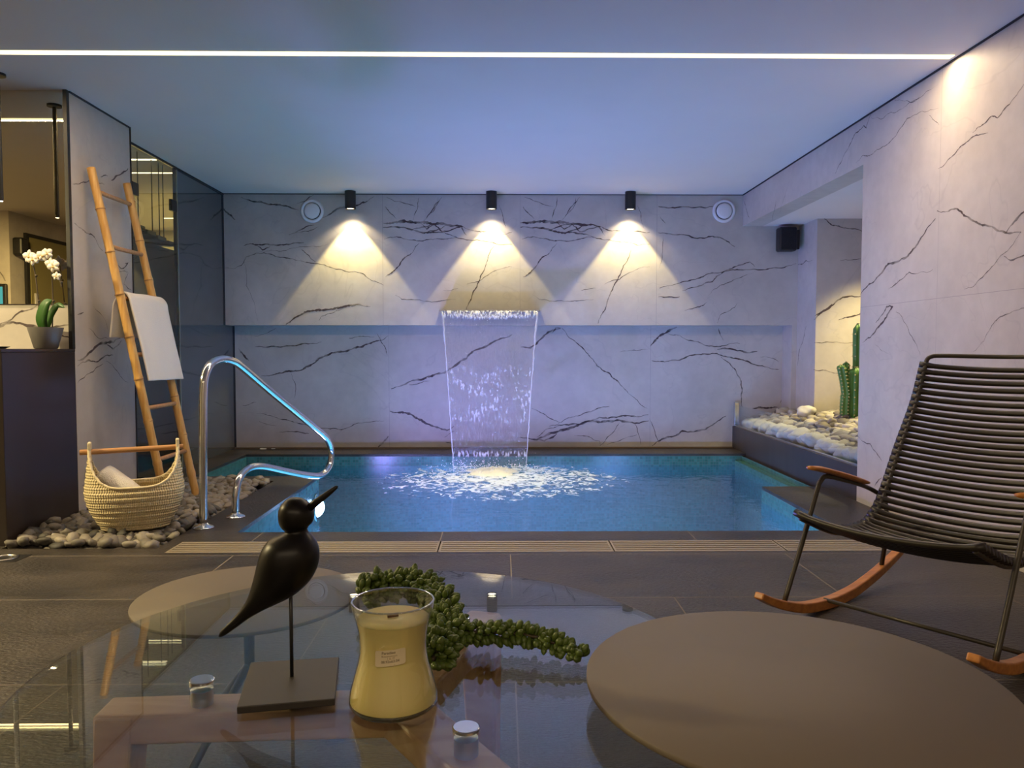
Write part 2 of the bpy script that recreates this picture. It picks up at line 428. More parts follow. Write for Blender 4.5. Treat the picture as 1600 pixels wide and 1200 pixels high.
def weave_mat(name, c, scale_u=160, scale_v=60):
    m, N, L, B = nt(name)
    tc = N.new('ShaderNodeTexCoord')
    w1 = N.new('ShaderNodeTexWave'); w1.wave_type = 'BANDS'; w1.bands_direction = 'X'; w1.inputs['Scale'].default_value = scale_u
    w2 = N.new('ShaderNodeTexWave'); w2.wave_type = 'BANDS'; w2.bands_direction = 'Y'; w2.inputs['Scale'].default_value = scale_v
    L.new(tc.outputs['UV'], w1.inputs['Vector']); L.new(tc.outputs['UV'], w2.inputs['Vector'])
    mu = N.new('ShaderNodeMath'); mu.operation = 'ADD'; L.new(w1.outputs['Fac'], mu.inputs[0]); L.new(w2.outputs['Fac'], mu.inputs[1])
    r = N.new('ShaderNodeMapRange'); r.inputs[1].default_value = 0.0; r.inputs[2].default_value = 1.2; L.new(mu.outputs[0], r.inputs[0])
    mx = N.new('ShaderNodeMix'); mx.data_type = 'RGBA'; mx.inputs[6].default_value = (*[q * 0.62 for q in c], 1); mx.inputs[7].default_value = (*c, 1)
    L.new(r.outputs[0], mx.inputs[0]); L.new(mx.outputs[2], B.inputs['Base Color'])
    b = N.new('ShaderNodeBump'); b.inputs['Strength'].default_value = 0.8; b.inputs['Distance'].default_value = 0.004
    L.new(mu.outputs[0], b.inputs['Height']); L.new(b.outputs[0], B.inputs['Normal'])
    B.inputs['Roughness'].default_value = 0.85
    return m

MARBLE = marble_mat(); VEIN = vein_mat()
JOINT = simple('tile_joint', (0.33, 0.30, 0.29), 0.8)
SLATE = floor_mat()
GROUT = simple('floor_grout', (0.26, 0.22, 0.18), 0.8)
PAINT = simple('ceiling_paint', (0.75, 0.70, 0.66), 0.9, var=0.03, bscale=3)
BLACK = simple('black_metal', (0.012, 0.012, 0.013), 0.4)
DARK_TRIM = simple('dark_shadow_gap', (0.02, 0.02, 0.025), 0.7)
CHROME = simple('polished_steel', (0.72, 0.72, 0.72), 0.14, metal=1.0)
STEEL = simple('brushed_steel', (0.55, 0.53, 0.50), 0.3, metal=1.0, bump=0.1, bscale=60, stretch=(1, 30, 30))
WHITE = simple('white_plastic', (0.78, 0.78, 0.78), 0.4)
BROWN_PANEL = simple('dark_brown_lacquer', (0.028, 0.020, 0.018), 0.28, var=0.2, bscale=4)
TAUPE = simple('matt_taupe_laminate', (0.17, 0.135, 0.10), 0.55, var=0.06, bscale=5)
BAMBOO = wood_mat('bamboo', (0.52, 0.27, 0.07), (0.66, 0.40, 0.13), scale=30, stretch=(14, 14, 0.8), rough=0.4)
BAMBOO_NODE = simple('bamboo_node', (0.30, 0.15, 0.05), 0.5)
DOWEL = wood_mat('dowel_wood', (0.42, 0.20, 0.07), (0.55, 0.30, 0.12), scale=30, stretch=(1, 14, 14))
ROCKER_WOOD = wood_mat('oiled_orange_wood', (0.42, 0.15, 0.035), (0.58, 0.24, 0.06), scale=24, stretch=(1.2, 14, 14), rough=0.35)
OAK = wood_mat('pale_oak', (0.55, 0.30, 0.17), (0.72, 0.44, 0.27), scale=24, stretch=(2, 10, 10))
LAMELLA = simple('dark_brown_lamella', (0.022, 0.017, 0.014), 0.36)
TUBE_PAINT = simple('grey_brown_steel_tube', (0.06, 0.052, 0.04), 0.35, metal=0.3)
TOWEL = simple('white_towel_cloth', (0.85, 0.81, 0.74), 0.95, bump=0.5, bscale=220)
GREY_STONE = stone_mat('grey_pebble', [(0.0, (0.05, 0.048, 0.045)), (0.4, (0.18, 0.16, 0.135)), (0.75, (0.30, 0.265, 0.22)), (1.0, (0.46, 0.41, 0.34))], 0.5)
NICHE_STONE = stone_mat('pale_pebble', [(0.0, (0.16, 0.14, 0.12)), (0.35, (0.34, 0.30, 0.25)), (0.6, (0.55, 0.51, 0.43)), (1.0, (0.72, 0.68, 0.58))], 0.6)
WHITE_STONE = stone_mat('white_boulder', [(0.0, (0.66, 0.65, 0.60)), (1.0, (0.80, 0.79, 0.75))], 0.7)

# vein lines of the marble slabs, in metres on each wall: (width, points)
VEINS = {
 'upper': [
  (0.0112, [(-2.305,2.262),(-2.195,2.222),(-2.063,2.196),(-1.931,2.186),(-1.799,2.146)]),
  (0.0112, [(-1.589,2.085),(-1.467,2.158),(-1.334,2.180),(-1.245,2.214),(-1.134,2.269)]),
  (0.0112, [(-2.482,2.189),(-2.428,2.123),(-2.363,2.062)]),
  (0.0084, [(-1.890,1.931),(-1.801,1.970),(-1.667,2.019)]),
  (0.0042, [(-1.823,1.948),(-1.623,2.004)]),
  (0.0084, [(-2.289,1.837),(-2.234,1.853),(-2.134,1.842),(-2.024,1.844),(-1.913,1.849),(-1.758,1.865)]),
  (0.0084, [(-2.168,1.833),(-2.124,1.798),(-2.057,1.827)]),
  (0.0056, [(-2.469,1.643),(-2.370,1.634),(-2.314,1.661),(-2.269,1.738),(-2.180,1.771),(-2.047,1.760),(-1.915,1.728),(-1.782,1.701),(-1.649,1.679),(-1.516,1.644),(-1.339,1.607),(-1.228,1.585),(-1.162,1.529),(-1.051,1.489)]),
  (0.0042, [(-1.781,1.805),(-1.715,1.750),(-1.660,1.695)]),
  (0.0028, [(-2.180,1.771),(-2.002,1.794),(-1.847,1.816),(-1.692,1.832),(-1.536,1.850)]),
  (0.0042, [(-1.820,2.208),(-1.664,2.283)]),
  (0.0022, [(-2.291,1.705),(-2.273,1.484),(-2.178,1.173)]),
  (0.0140, [(-1.927,1.140),(-1.833,1.207),(-1.732,1.258),(-1.609,1.267),(-1.476,1.289),(-1.375,1.307),(-1.297,1.318),(-1.175,1.300)]),
  (0.0042, [(-1.633,1.173),(-1.610,1.213),(-1.521,1.240),(-1.431,1.274)]),
  (0.0196, [(-1.058,2.038),(-0.958,2.043),(-0.869,2.054),(-0.736,2.043),(-0.625,2.028),(-0.492,2.021),(-0.347,2.006)]),
  (0.0070, [(-0.347,2.006),(-0.247,1.969),(-0.136,1.963),(0.087,1.956)]),
  (0.0112, [(-1.058,1.998),(-0.914,1.999),(-0.803,1.977),(-0.692,1.950),(-0.581,1.955),(-0.448,1.929)]),
  (0.0056, [(-0.448,1.929),(-0.314,1.889),(-0.136,1.874),(0.087,1.852)]),
  (0.0084, [(-0.736,2.043),(-0.670,1.984),(-0.603,2.028),(-0.537,1.962),(-0.359,2.006),(-0.314,1.929)]),
  (0.0084, [(-0.803,1.977),(-0.625,2.028)]),
  (0.0070, [(-0.692,1.950),(-0.492,2.021)]),
  (0.0056, [(-1.048,1.895),(-0.937,1.917),(-0.804,1.888),(-0.693,1.884),(-0.537,1.896),(-0.403,1.918)]),
  (0.0056, [(-1.035,2.181),(-0.980,2.115),(-0.936,2.071)]),
  (0.0042, [(-0.735,2.263),(-0.753,2.160),(-0.792,2.065)]),
  (0.0042, [(-1.023,2.263),(-0.890,2.219),(-0.769,2.182)]),
  (0.0056, [(-0.535,2.264),(-0.647,2.116),(-0.692,2.061)]),
  (0.0034, [(-0.569,2.264),(-0.569,2.215),(-0.647,2.116)]),
  (0.0084, [(-1.039,1.563),(-0.961,1.618),(-0.883,1.718),(-0.804,1.773)]),
  (0.0034, [(-0.804,1.773),(-0.737,1.862)]),
  (0.0042, [(-0.951,1.401),(-0.896,1.363),(-0.718,1.352),(-0.539,1.352),(-0.416,1.363)]),
  (0.0070, [(-0.374,1.147),(-0.334,1.241),(-0.293,1.341),(-0.260,1.430),(-0.204,1.530),(-0.148,1.664),(-0.069,1.841)]),
  (0.0042, [(-0.315,1.497),(-0.181,1.541),(-0.025,1.630),(0.087,1.653)]),
  (0.0034, [(-0.025,2.195),(0.009,2.084),(0.031,1.996)]),
  (0.0028, [(-0.528,1.441),(-0.394,1.463)]),
  (0.0196, [(0.162,2.040),(0.263,2.045),(0.352,2.056),(0.486,2.046),(0.597,2.030),(0.731,2.024),(0.876,2.009)]),
  (0.0070, [(0.876,2.009),(0.977,1.971),(1.089,1.965),(1.313,1.959)]),
  (0.0112, [(0.162,2.001),(0.307,2.001),(0.419,1.979),(0.531,1.953),(0.642,1.957),(0.776,1.931)]),
  (0.0056, [(0.776,1.931),(0.911,1.891),(1.090,1.876),(1.314,1.854)]),
  (0.0084, [(0.486,2.046),(0.553,1.986),(0.620,2.030),(0.687,1.964),(0.865,2.009),(0.910,1.931)]),
  (0.0084, [(0.419,1.979),(0.597,2.030)]),
  (0.0070, [(0.531,1.953),(0.731,2.024)]),
  (0.0056, [(0.174,1.897),(0.285,1.919),(0.419,1.891),(0.531,1.886),(0.687,1.898),(0.821,1.920)]),
  (0.0056, [(0.185,2.184),(0.240,2.118),(0.285,2.074)]),
  (0.0042, [(0.485,2.266),(0.468,2.163),(0.430,2.068)]),
  (0.0042, [(0.196,2.266),(0.329,2.222),(0.452,2.185)]),
  (0.0056, [(0.686,2.267),(0.575,2.119),(0.530,2.063)]),
  (0.0034, [(0.652,2.267),(0.652,2.218),(0.575,2.119)]),
  (0.0084, [(0.185,1.564),(0.263,1.620),(0.341,1.720),(0.419,1.775)]),
  (0.0034, [(0.419,1.775),(0.486,1.864)]),
  (0.0042, [(0.275,1.402),(0.331,1.364),(0.510,1.353),(0.689,1.353),(0.813,1.364)]),
  (0.0070, [(0.856,1.148),(0.896,1.242),(0.936,1.342),(0.969,1.431),(1.025,1.532),(1.080,1.665),(1.157,1.843)]),
  (0.0042, [(0.913,1.498),(1.047,1.543),(1.203,1.632),(1.315,1.654)]),
  (0.0034, [(1.199,2.197),(1.234,2.087),(1.257,1.998)]),
  (0.0028, [(0.700,1.442),(0.834,1.465)]),
  (0.0084, [(1.389,2.187),(1.534,2.176),(1.735,2.181),(1.881,2.188)]),
  (0.0084, [(1.391,1.955),(1.536,1.937),(1.738,1.906),(1.873,1.927),(1.963,1.907),(2.076,1.834)]),
  (0.0070, [(1.406,1.465),(1.540,1.499),(1.675,1.533),(1.809,1.577),(1.944,1.604),(2.079,1.627),(2.236,1.634),(2.416,1.645),(2.584,1.668),(2.629,1.685)]),
  (0.0070, [(1.609,1.439),(1.743,1.477),(1.877,1.522),(1.966,1.600),(2.078,1.656),(2.213,1.700),(2.258,1.656)]),
  (0.0056, [(1.395,1.387),(1.587,1.388)]),
  (0.0056, [(1.633,1.265),(1.767,1.298),(1.835,1.343)]),
  (0.0034, [(1.845,1.399),(1.945,1.488),(2.080,1.544),(2.236,1.600)]),
  (0.0034, [(1.927,1.153),(1.949,1.220),(2.038,1.265),(2.105,1.332)]),
  (0.0028, [(1.436,1.932),(1.430,1.844),(1.404,1.644)]),
  (0.0034, [(1.400,2.109),(1.457,2.032)]),
 ],
 'lower': [
  (0.0116, [(-2.431,0.928),(-2.393,0.882),(-2.336,0.817)]),
  (0.0072, [(-2.277,0.944),(-2.127,0.947),(-1.966,0.951),(-1.828,0.974),(-1.667,0.986)]),
  (0.0116, [(-2.223,0.674),(-2.085,0.693),(-1.969,0.720),(-1.854,0.727),(-1.761,0.778),(-1.691,0.836),(-1.575,0.887),(-1.437,0.901),(-1.298,0.940),(-1.205,0.979),(-1.113,1.002),(-1.053,1.044)]),
  (0.0043, [(-2.400,0.401),(-2.343,0.408),(-2.273,0.431)]),
  (0.0052, [(-2.275,0.326),(-2.136,0.303),(-1.998,0.268),(-1.883,0.233),(-1.699,0.186),(-1.490,0.174),(-1.351,0.232),(-1.211,0.248),(-1.096,0.255)]),
  (0.0087, [(-2.069,0.152),(-1.930,0.156),(-1.792,0.139)]),
  (0.0029, [(-2.253,0.257),(-2.091,0.210)]),
  (0.0116, [(-1.155,0.010),(-1.097,0.068),(-1.059,0.115)]),
  (0.0035, [(-1.947,0.697),(-1.913,0.604),(-1.926,0.465)]),
  (0.0058, [(-1.413,1.021),(-1.297,1.039),(-1.182,1.032)]),
  (0.0043, [(-1.159,1.067),(-1.090,0.951),(-1.056,0.859)]),
  (0.0035, [(-2.287,1.032),(-2.172,1.067),(-2.079,1.113)]),
  (0.0144, [(-1.028,0.553),(-0.885,0.604),(-0.745,0.639),(-0.641,0.678),(-0.537,0.701),(-0.432,0.771),(-0.328,0.836),(-0.270,0.900),(-0.142,0.951),(-0.003,1.021),(0.090,1.056)]),
  (0.0058, [(-0.861,0.592),(-0.676,0.627)]),
  (0.0144, [(-1.042,0.348),(-0.933,0.337),(-0.840,0.313),(-0.724,0.243),(-0.608,0.196),(-0.516,0.166),(-0.450,0.208)]),
  (0.0058, [(-0.528,0.056),(-0.458,0.044)]),
  (0.0043, [(-0.539,0.103),(-0.446,0.161)]),
  (0.0144, [(0.168,0.940),(0.261,0.933),(0.365,1.021),(0.458,1.091),(0.539,1.114)]),
  (0.0087, [(0.458,1.068),(0.492,1.118),(0.539,1.114)]),
  (0.0072, [(0.550,1.114),(0.667,0.998),(0.772,0.894),(0.842,0.824),(0.877,0.766),(0.994,0.696),(1.087,0.603),(1.170,0.510)]),
  (0.0035, [(1.170,0.510),(1.275,0.417),(1.346,0.370)]),
  (0.0043, [(1.086,0.894),(1.202,0.910),(1.360,0.922)]),
  (0.0058, [(0.273,0.371),(0.378,0.324),(0.471,0.266),(0.530,0.242)]),
  (0.0058, [(0.518,0.230),(0.646,0.289),(0.786,0.335),(0.925,0.382),(0.995,0.389)]),
  (0.0101, [(0.436,0.203),(0.576,0.219),(0.740,0.230),(0.903,0.288),(1.019,0.288),(1.183,0.300),(1.358,0.311)]),
  (0.0159, [(0.157,0.102),(0.320,0.079),(0.437,0.137),(0.576,0.172),(0.716,0.219),(0.833,0.253),(0.996,0.253),(1.183,0.241),(1.363,0.253)]),
  (0.0116, [(0.320,0.079),(0.390,0.067),(0.507,0.137)]),
  (0.0058, [(0.320,0.102),(0.413,0.179),(0.530,0.207)]),
  (0.0043, [(1.090,0.241),(1.032,0.148),(0.904,0.019)]),
  (0.0043, [(1.230,0.230),(1.290,0.030)]),
  (0.0043, [(0.670,0.118),(0.787,0.113),(0.904,0.066),(0.916,0.019)]),
  (0.0035, [(0.974,0.031),(1.137,0.089),(1.254,0.124)]),
  (0.0144, [(1.372,0.945),(1.445,1.033),(1.526,1.079),(1.619,1.126)]),
  (0.0058, [(1.526,1.068),(1.643,1.049),(1.760,0.998),(1.900,0.952),(2.040,0.952),(2.204,0.971)]),
  (0.0116, [(1.994,0.917),(2.181,0.905),(2.368,0.899)]),
  (0.0087, [(1.384,0.813),(1.506,0.801),(1.645,0.817),(1.808,0.871),(1.948,0.882),(2.112,0.847),(2.253,0.812),(2.417,0.766),(2.570,0.731)]),
  (0.0072, [(2.030,0.847),(2.113,0.789),(2.172,0.719),(2.220,0.626),(2.222,0.486),(2.235,0.381)]),
  (0.0058, [(2.004,1.114),(2.052,0.998)]),
  (0.0043, [(2.392,0.847),(2.509,0.836),(2.568,0.801)]),
  (0.0116, [(1.395,0.018),(1.489,0.084),(1.605,0.112),(1.675,0.159),(1.886,0.170),(1.979,0.229),(2.084,0.299)]),
  (0.0043, [(1.370,0.276),(1.430,0.112),(1.466,0.042)]),
  (0.0116, [(2.329,0.369),(2.446,0.373),(2.563,0.380)]),
  (0.0072, [(2.663,0.754),(2.654,0.579),(2.586,0.415)]),
  (0.0058, [(2.630,0.591),(2.668,0.462)]),
 ],
 'right': [
  (0.0091, [(4.598,1.238),(4.484,1.300),(4.374,1.336),(4.270,1.392),(4.074,1.406),(3.996,1.445),(3.922,1.496),(3.809,1.565)]),
  (0.0076, [(3.795,1.601),(3.725,1.583),(3.638,1.583),(3.562,1.535),(3.501,1.503),(3.403,1.467),(3.256,1.410),(3.172,1.403)]),
  (0.0083, [(3.265,1.417),(3.216,1.454),(3.160,1.482),(3.067,1.513)]),
  (0.0029, [(3.172,1.403),(3.253,1.336),(3.357,1.280),(3.487,1.203),(3.558,1.197)]),
  (0.0055, [(3.278,1.317),(3.217,1.293),(3.152,1.304),(3.058,1.317)]),
  (0.0076, [(4.552,0.958),(4.454,0.988),(4.346,1.055),(4.272,1.097),(4.202,1.152),(4.275,1.156),(4.348,1.100),(4.394,1.071)]),
  (0.0035, [(4.264,1.252),(4.151,1.286),(4.043,1.325),(3.817,1.316)]),
  (0.0026, [(4.172,1.122),(4.058,1.046),(3.975,0.960),(3.921,0.891)]),
  (0.0028, [(3.049,1.099),(3.142,1.088),(3.259,1.066),(3.346,1.023),(3.399,0.954),(3.474,0.906)]),
  (0.0038, [(4.586,0.396),(4.427,0.367),(4.329,0.311),(4.288,0.286)]),
  (0.0038, [(4.368,0.128),(4.323,0.174),(4.278,0.197)]),
  (0.0015, [(4.404,0.949),(4.219,0.889)]),
  (0.0049, [(4.977,2.049),(4.886,2.104),(4.778,2.175),(4.694,2.230),(4.592,2.244),(4.560,2.221),(4.504,2.283)]),
  (0.0022, [(4.503,2.264),(4.361,2.217),(4.272,2.226),(4.152,2.206),(4.072,2.215),(3.964,2.209),(3.820,2.220)]),
  (0.0033, [(4.686,2.046),(4.594,2.071),(4.484,2.048),(4.354,2.060),(4.214,2.079),(4.101,2.140),(4.006,2.133),(3.801,2.102)]),
  (0.0032, [(4.240,2.285),(4.154,2.249),(4.056,2.210),(3.986,2.212)]),
  (0.0020, [(3.885,2.092),(3.797,2.019)]),
  (0.0037, [(3.794,1.805),(3.669,1.840),(3.581,1.870),(3.521,1.886),(3.411,1.873)]),
  (0.0043, [(3.522,1.904),(3.441,1.921),(3.386,1.939),(3.347,1.919),(3.301,1.944),(3.183,2.005),(3.072,2.029)]),
  (0.0037, [(6.125,1.941),(6.083,2.013),(6.047,2.084)]),
  (0.0055, [(6.846,2.233),(6.794,2.162),(6.686,2.045)]),
  (0.0029, [(5.811,2.132),(5.911,2.039),(5.961,1.972)]),
 ],
 'ret': [
  (0.0069, [(6.671,1.124),(6.803,0.928),(6.855,0.771)]),
  (0.0055, [(6.983,1.683),(6.836,1.674),(6.560,1.675)]),
 ],
 'nook': [
  (0.0112, [(2.630,1.166),(2.715,1.245),(2.871,1.357),(3.029,1.368)]),
  (0.0084, [(2.637,1.200),(2.782,1.301)]),
  (0.0084, [(2.841,1.166),(2.965,1.200),(3.055,1.234)]),
  (0.0042, [(2.634,0.975),(2.765,0.979),(3.015,0.964)]),
  (0.0056, [(2.633,0.749),(2.724,0.743),(2.838,0.715),(2.975,0.693)]),
  (0.0070, [(2.689,2.025),(2.769,1.959),(2.882,1.937),(3.041,1.904)]),
  (0.0042, [(2.843,1.663),(3.023,1.681)]),
 ],
 'pillar': [
  (0.0045, [(4.202,1.806),(4.298,1.835),(4.399,1.869)]),
  (0.0047, [(4.421,1.874),(4.538,1.875)]),
  (0.0047, [(4.492,1.907),(4.577,1.932)]),
  (0.0082, [(4.613,1.915),(4.717,1.970),(4.825,2.033)]),
  (0.0061, [(4.203,1.599),(4.276,1.582),(4.384,1.563),(4.462,1.502),(4.496,1.488)]),
  (0.0049, [(4.604,1.451),(4.717,1.407),(4.799,1.454),(4.758,1.443)]),
  (0.0024, [(4.614,1.396),(4.796,1.395)]),
  (0.0042, [(4.796,1.389),(4.739,1.318),(4.832,1.287)]),
  (0.0106, [(4.205,0.860),(4.345,0.906),(4.507,0.956),(4.681,0.987)]),
  (0.0070, [(4.204,0.827),(4.317,0.858),(4.421,0.850),(4.588,0.884)]),
  (0.0073, [(4.507,0.956),(4.590,0.920),(4.695,0.972)]),
  (0.0035, [(4.199,0.733),(4.339,0.789),(4.474,0.835)]),
  (0.0028, [(4.502,0.849),(4.642,0.780),(4.760,0.716)]),
  (0.0068, [(4.217,1.106),(4.279,1.123)]),
  (0.0027, [(4.325,1.036),(4.427,0.983),(4.564,0.971)]),
  (0.0034, [(4.222,0.172),(4.259,0.165)]),
  (0.0021, [(4.382,1.162),(4.513,1.084),(4.538,1.028)]),
 ],
}

# ------------------------------------------------------------ the setting
H = 2.293; XR = 2.145; XP = -2.31; XG = -2.47; D1 = 6.88; D2 = 7.11

def subdivide(pts, jit):
    for _ in range(3):
        out = [pts[0]]
        for a, b in zip(pts, pts[1:]):
            d = math.hypot(b[0] - a[0], b[1] - a[1])
            if d > 0.02:
                nx, ny = -(b[1] - a[1]) / d, (b[0] - a[0]) / d
                o = random.uniform(-1, 1) * jit * d
                out.append(((a[0] + b[0]) / 2 + nx * o, (a[1] + b[1]) / 2 + ny * o))
            out.append(b)
        pts = out
    return pts
def add_veins(mb, key, to3, nrm):
    """thin vein inlays following broken lines, on the wall's own face"""
    lst = VEINS[key] if isinstance(key, str) else key
    for k, (w, pts) in enumerate(lst):
        pts = subdivide(pts, 0.09)
        n = len(pts); vs = []
        off = 0.0006 + (k % 7) * 0.00012
        for i, p in enumerate(pts):
            a = pts[max(0, i - 1)]; b = pts[min(n - 1, i + 1)]
            d = math.hypot(b[0] - a[0], b[1] - a[1]) or 1
            nx, ny = -(b[1] - a[1]) / d, (b[0] - a[0]) / d
            e = min(1.0, 0.35 + 3.0 * min(i, n - 1 - i) / n)
            hw = w * 0.70 * e * random.uniform(0.45, 1.25)
            vs.append(to3(p[0] + nx * hw, p[1] + ny * hw) + nrm * off)
            vs.append(to3(p[0] - nx * hw, p[1] - ny * hw) + nrm * off)
        mb.add(vs, [(2 * i, 2 * i + 1, 2 * i + 3, 2 * i + 2) for i in range(n - 1)], 1)
def line(mb, a, b, to3, nrm, w=0.0028, mi=2):
    d = math.hypot(b[0] - a[0], b[1] - a[1]); nx, ny = -(b[1] - a[1]) / d * w / 2, (b[0] - a[0]) / d * w / 2
    mb.add([to3(a[0] + nx, a[1] + ny) + nrm * .0004, to3(a[0] - nx, a[1] - ny) + nrm * .0004, to3(b[0] - nx, b[1] - ny) + nrm * .0004, to3(b[0] + nx, b[1] + ny) + nrm * .0004], [(0, 1, 2, 3)], mi)
WM = [MARBLE, VEIN, JOINT]

# floor slabs (all one top level at z = 0, leaving the pool, the channel drain and the pebble bed open)
f = MB()
for x0, x1, y0, y1 in ((-6.5, XR, -3, 3.449), (-6.5, -1.53, 3.449, 3.53), (-6.5, XP, 3.53, 4.25), (-1.595, -1.53, 3.53, 3.645),
                       (-1.595, XR, 3.645, 3.84), (-1.595, -1.333, 3.84, 5.55), (XG, -1.595, 5.35, 5.55),
                       (1.738, XR, 3.84, 5.09), (XG, XR, 6.71, D2), (XG, -2.24, 5.55, 6.71)):
    f.box(x0, x1, y0, y1, -0.02, 0)
T = lambda x, y: Vector((x, y, 0)); up = Vector((0, 0, 1))
for y in (3.40, 2.80, 2.08, 1.36, 0.64, -0.08): line(f, (-6.5, y), (XR, y), T, up, 0.004, 1)
for i, y0 in enumerate((2.80, 2.08, 1.36, 0.64, -0.08)):
    for k in range(-6, 3):
        x = 0.036 + 1.235 * k + (0.0 if i % 2 == 0 else 0.6)
        if -6.4 < x < XR - 0.02: line(f, (x, y0), (x, min(3.449, y0 + (0.6 if i == 0 else 0.72))), T, up, 0.004, 1)
for x in (-1.2, 0.935, -0.3): line(f, (x, 3.645), (x, 3.84), T, up, 0.004, 1)
for y in (4.6,): line(f, (-1.595, y), (-1.333, y), T, up, 0.004, 1)
for x in (-1.0, 0.2, 1.4): line(f, (x, 6.71), (x, D2), T, up, 0.003, 1)
structure(f.build('floor', [SLATE, GROUT]), 'dark slate tiled floor around the pool')
b = MB(); b.box(XG, -1.595, 3.53, 5.35, -0.06, -0.04)
structure(b.build('floor_pebble_bed', SLATE))
b = MB(); b.box(-6.6, XG, 4.25, 9.1, -0.06, 0)
structure(b.build('floor_hall', SLATE))

# pool basin and water: one thing
pool = empty('swimming_pool', (0, 5, -1.0), label='rectangular indoor pool of bright blue water with dark mosaic rim', cat_='pool')
outl = [(-1.333, 3.84), (1.738, 3.84), (1.738, 5.09), (2.11, 5.09), (2.11, 6.71), (-2.24, 6.71), (-2.24, 5.55), (-1.333, 5.55)]
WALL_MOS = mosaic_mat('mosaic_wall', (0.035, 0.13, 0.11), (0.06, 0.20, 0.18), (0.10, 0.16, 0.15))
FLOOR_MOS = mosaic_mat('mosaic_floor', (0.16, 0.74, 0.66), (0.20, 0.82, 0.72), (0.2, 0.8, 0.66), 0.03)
zf, zw = -1.0, -0.105
vs = [(x, y, -0.02) for x, y in outl] + [(x, y, zf) for x, y in outl]
n = len(outl)
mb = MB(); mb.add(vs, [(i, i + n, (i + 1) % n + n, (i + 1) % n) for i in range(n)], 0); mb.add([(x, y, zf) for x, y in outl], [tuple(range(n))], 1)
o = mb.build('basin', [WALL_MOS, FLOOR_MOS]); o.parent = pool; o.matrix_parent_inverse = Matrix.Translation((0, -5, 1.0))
mb = MB(); mb.add([(x, y, zw) for x, y in outl], [tuple(range(n))])
o = mb.build('water', water_mat()); o.parent = pool; o.matrix_parent_inverse = Matrix.Translation((0, -5, 1.0))
# small green mosaic step along the planter wall
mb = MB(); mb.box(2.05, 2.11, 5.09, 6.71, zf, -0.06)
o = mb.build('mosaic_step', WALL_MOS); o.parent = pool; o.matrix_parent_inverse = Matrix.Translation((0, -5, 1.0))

# back wall: recessed lower face and projecting upper face
mb = MB()
mb.box(XG - 0.1, 2.75, D2, D2 + 0.12, -0.05, 1.134)
add_veins(mb, 'lower', lambda x, z: Vector((x, D2, z)), Vector((0, -1, 0)))
for x in (-1.048, 1.374): line(mb, (x, 0.0), (x, 1.134), lambda x, z: Vector((x, D2, z)), Vector((0, -1, 0)))
structure(mb.build('wall_back_lower', WM), 'recessed lower back wall of veined white marble')
mb = MB()
mb.box(XG - 0.02, 2.646, D1, D2 + 0.12, 1.134, H)
mb.box(2.60, 2.646, D1, D2, -0.05, 1.134)
add_veins(mb, 'upper', lambda x, z: Vector((x, D1, z)), Vector((0, -1, 0)))
for x in (-1.062, 0.158, 1.377): line(mb, (x, 1.134), (x, H), lambda x, z: Vector((x, D1, z)), Vector((0, -1, 0)), 0.0022 if x < 1 and x > 0 else 0.003)
structure(mb.build('wall_back_upper', WM), 'projecting upper back wall of veined white marble')
# pilaster and niche wall, niche end wall
mb = MB()
mb.box(2.646, 4.6, 6.47, 7.23, -0.05, H)
add_veins(mb, 'ret', lambda y, z: Vector((2.646, y, z)), Vector((-1, 0, 0)))
add_veins(mb, 'nook', lambda x, z: Vector((x, 6.47, z)), Vector((0, -1, 0)))
structure(mb.build('wall_niche', WM), 'marble wall at the back of the planter niche')
mb = MB(); mb.box(4.5, 4.6, 4.45, 6.47, -0.05, H)
structure(mb.build('wall_niche_side', MARBLE))
mb = MB(); mb.box(2.32, 4.5, 4.45, 4.59, -0.05, H)
structure(mb.build('wall_niche_end', MARBLE))
# right wall with the beam over the niche
mb = MB()
mb.box(XR, 2.32, -3.0, 4.59, -0.05, H)
mb.box(XR, 2.32, 4.59, D1, 2.015, H)
tr = lambda y, z: Vector((XR, y, z))
add_veins(mb, 'right', tr, Vector((-1, 0, 0)))
line(mb, (4.59, 1.169), (-2.9, 1.169), tr, Vector((-1, 0, 0)), 0.0022)
for y in (3.78, 1.33): line(mb, (y, 0), (y, H), tr, Vector((-1, 0, 0)), 0.0018)
structure(mb.build('wall_right', WM), 'long right wall and beam of veined white marble')
mb = MB(); mb.box(2.32, 4.5, 4.59, 6.88, 2.015, 2.06)
structure(mb.build('ceiling_niche', PAINT), 'lowered white soffit over the planter niche')
# left pillar
mb = MB()
mb.box(-6.5, XP, 4.185, 4.30, -0.05, H)
mb.box(-2.9, XP, 4.30, 4.857, -0.05, H)
add_veins(mb, 'pillar', lambda y, z: Vector((XP, y, z)), Vector((1, 0, 0)))
bs = [(0.010, [(-2.95, 1.0), (-2.75, 1.03), (-2.6, 1.06), (-2.45, 1.03), (-2.33, 1.05)]), (0.007, [(-2.9, 0.93), (-2.8, 1.01), (-2.6, 1.12), (-2.5, 1.16)]), (0.008, [(-2.5, 1.02), (-2.4, 1.0), (-2.33, 0.98)])]
add_veins(mb, bs, lambda x, z: Vector((x, 4.185, z)), Vector((0, -1, 0)))
structure(mb.build('wall_left_pillar', WM), 'veined marble wall end and pillar on the left')
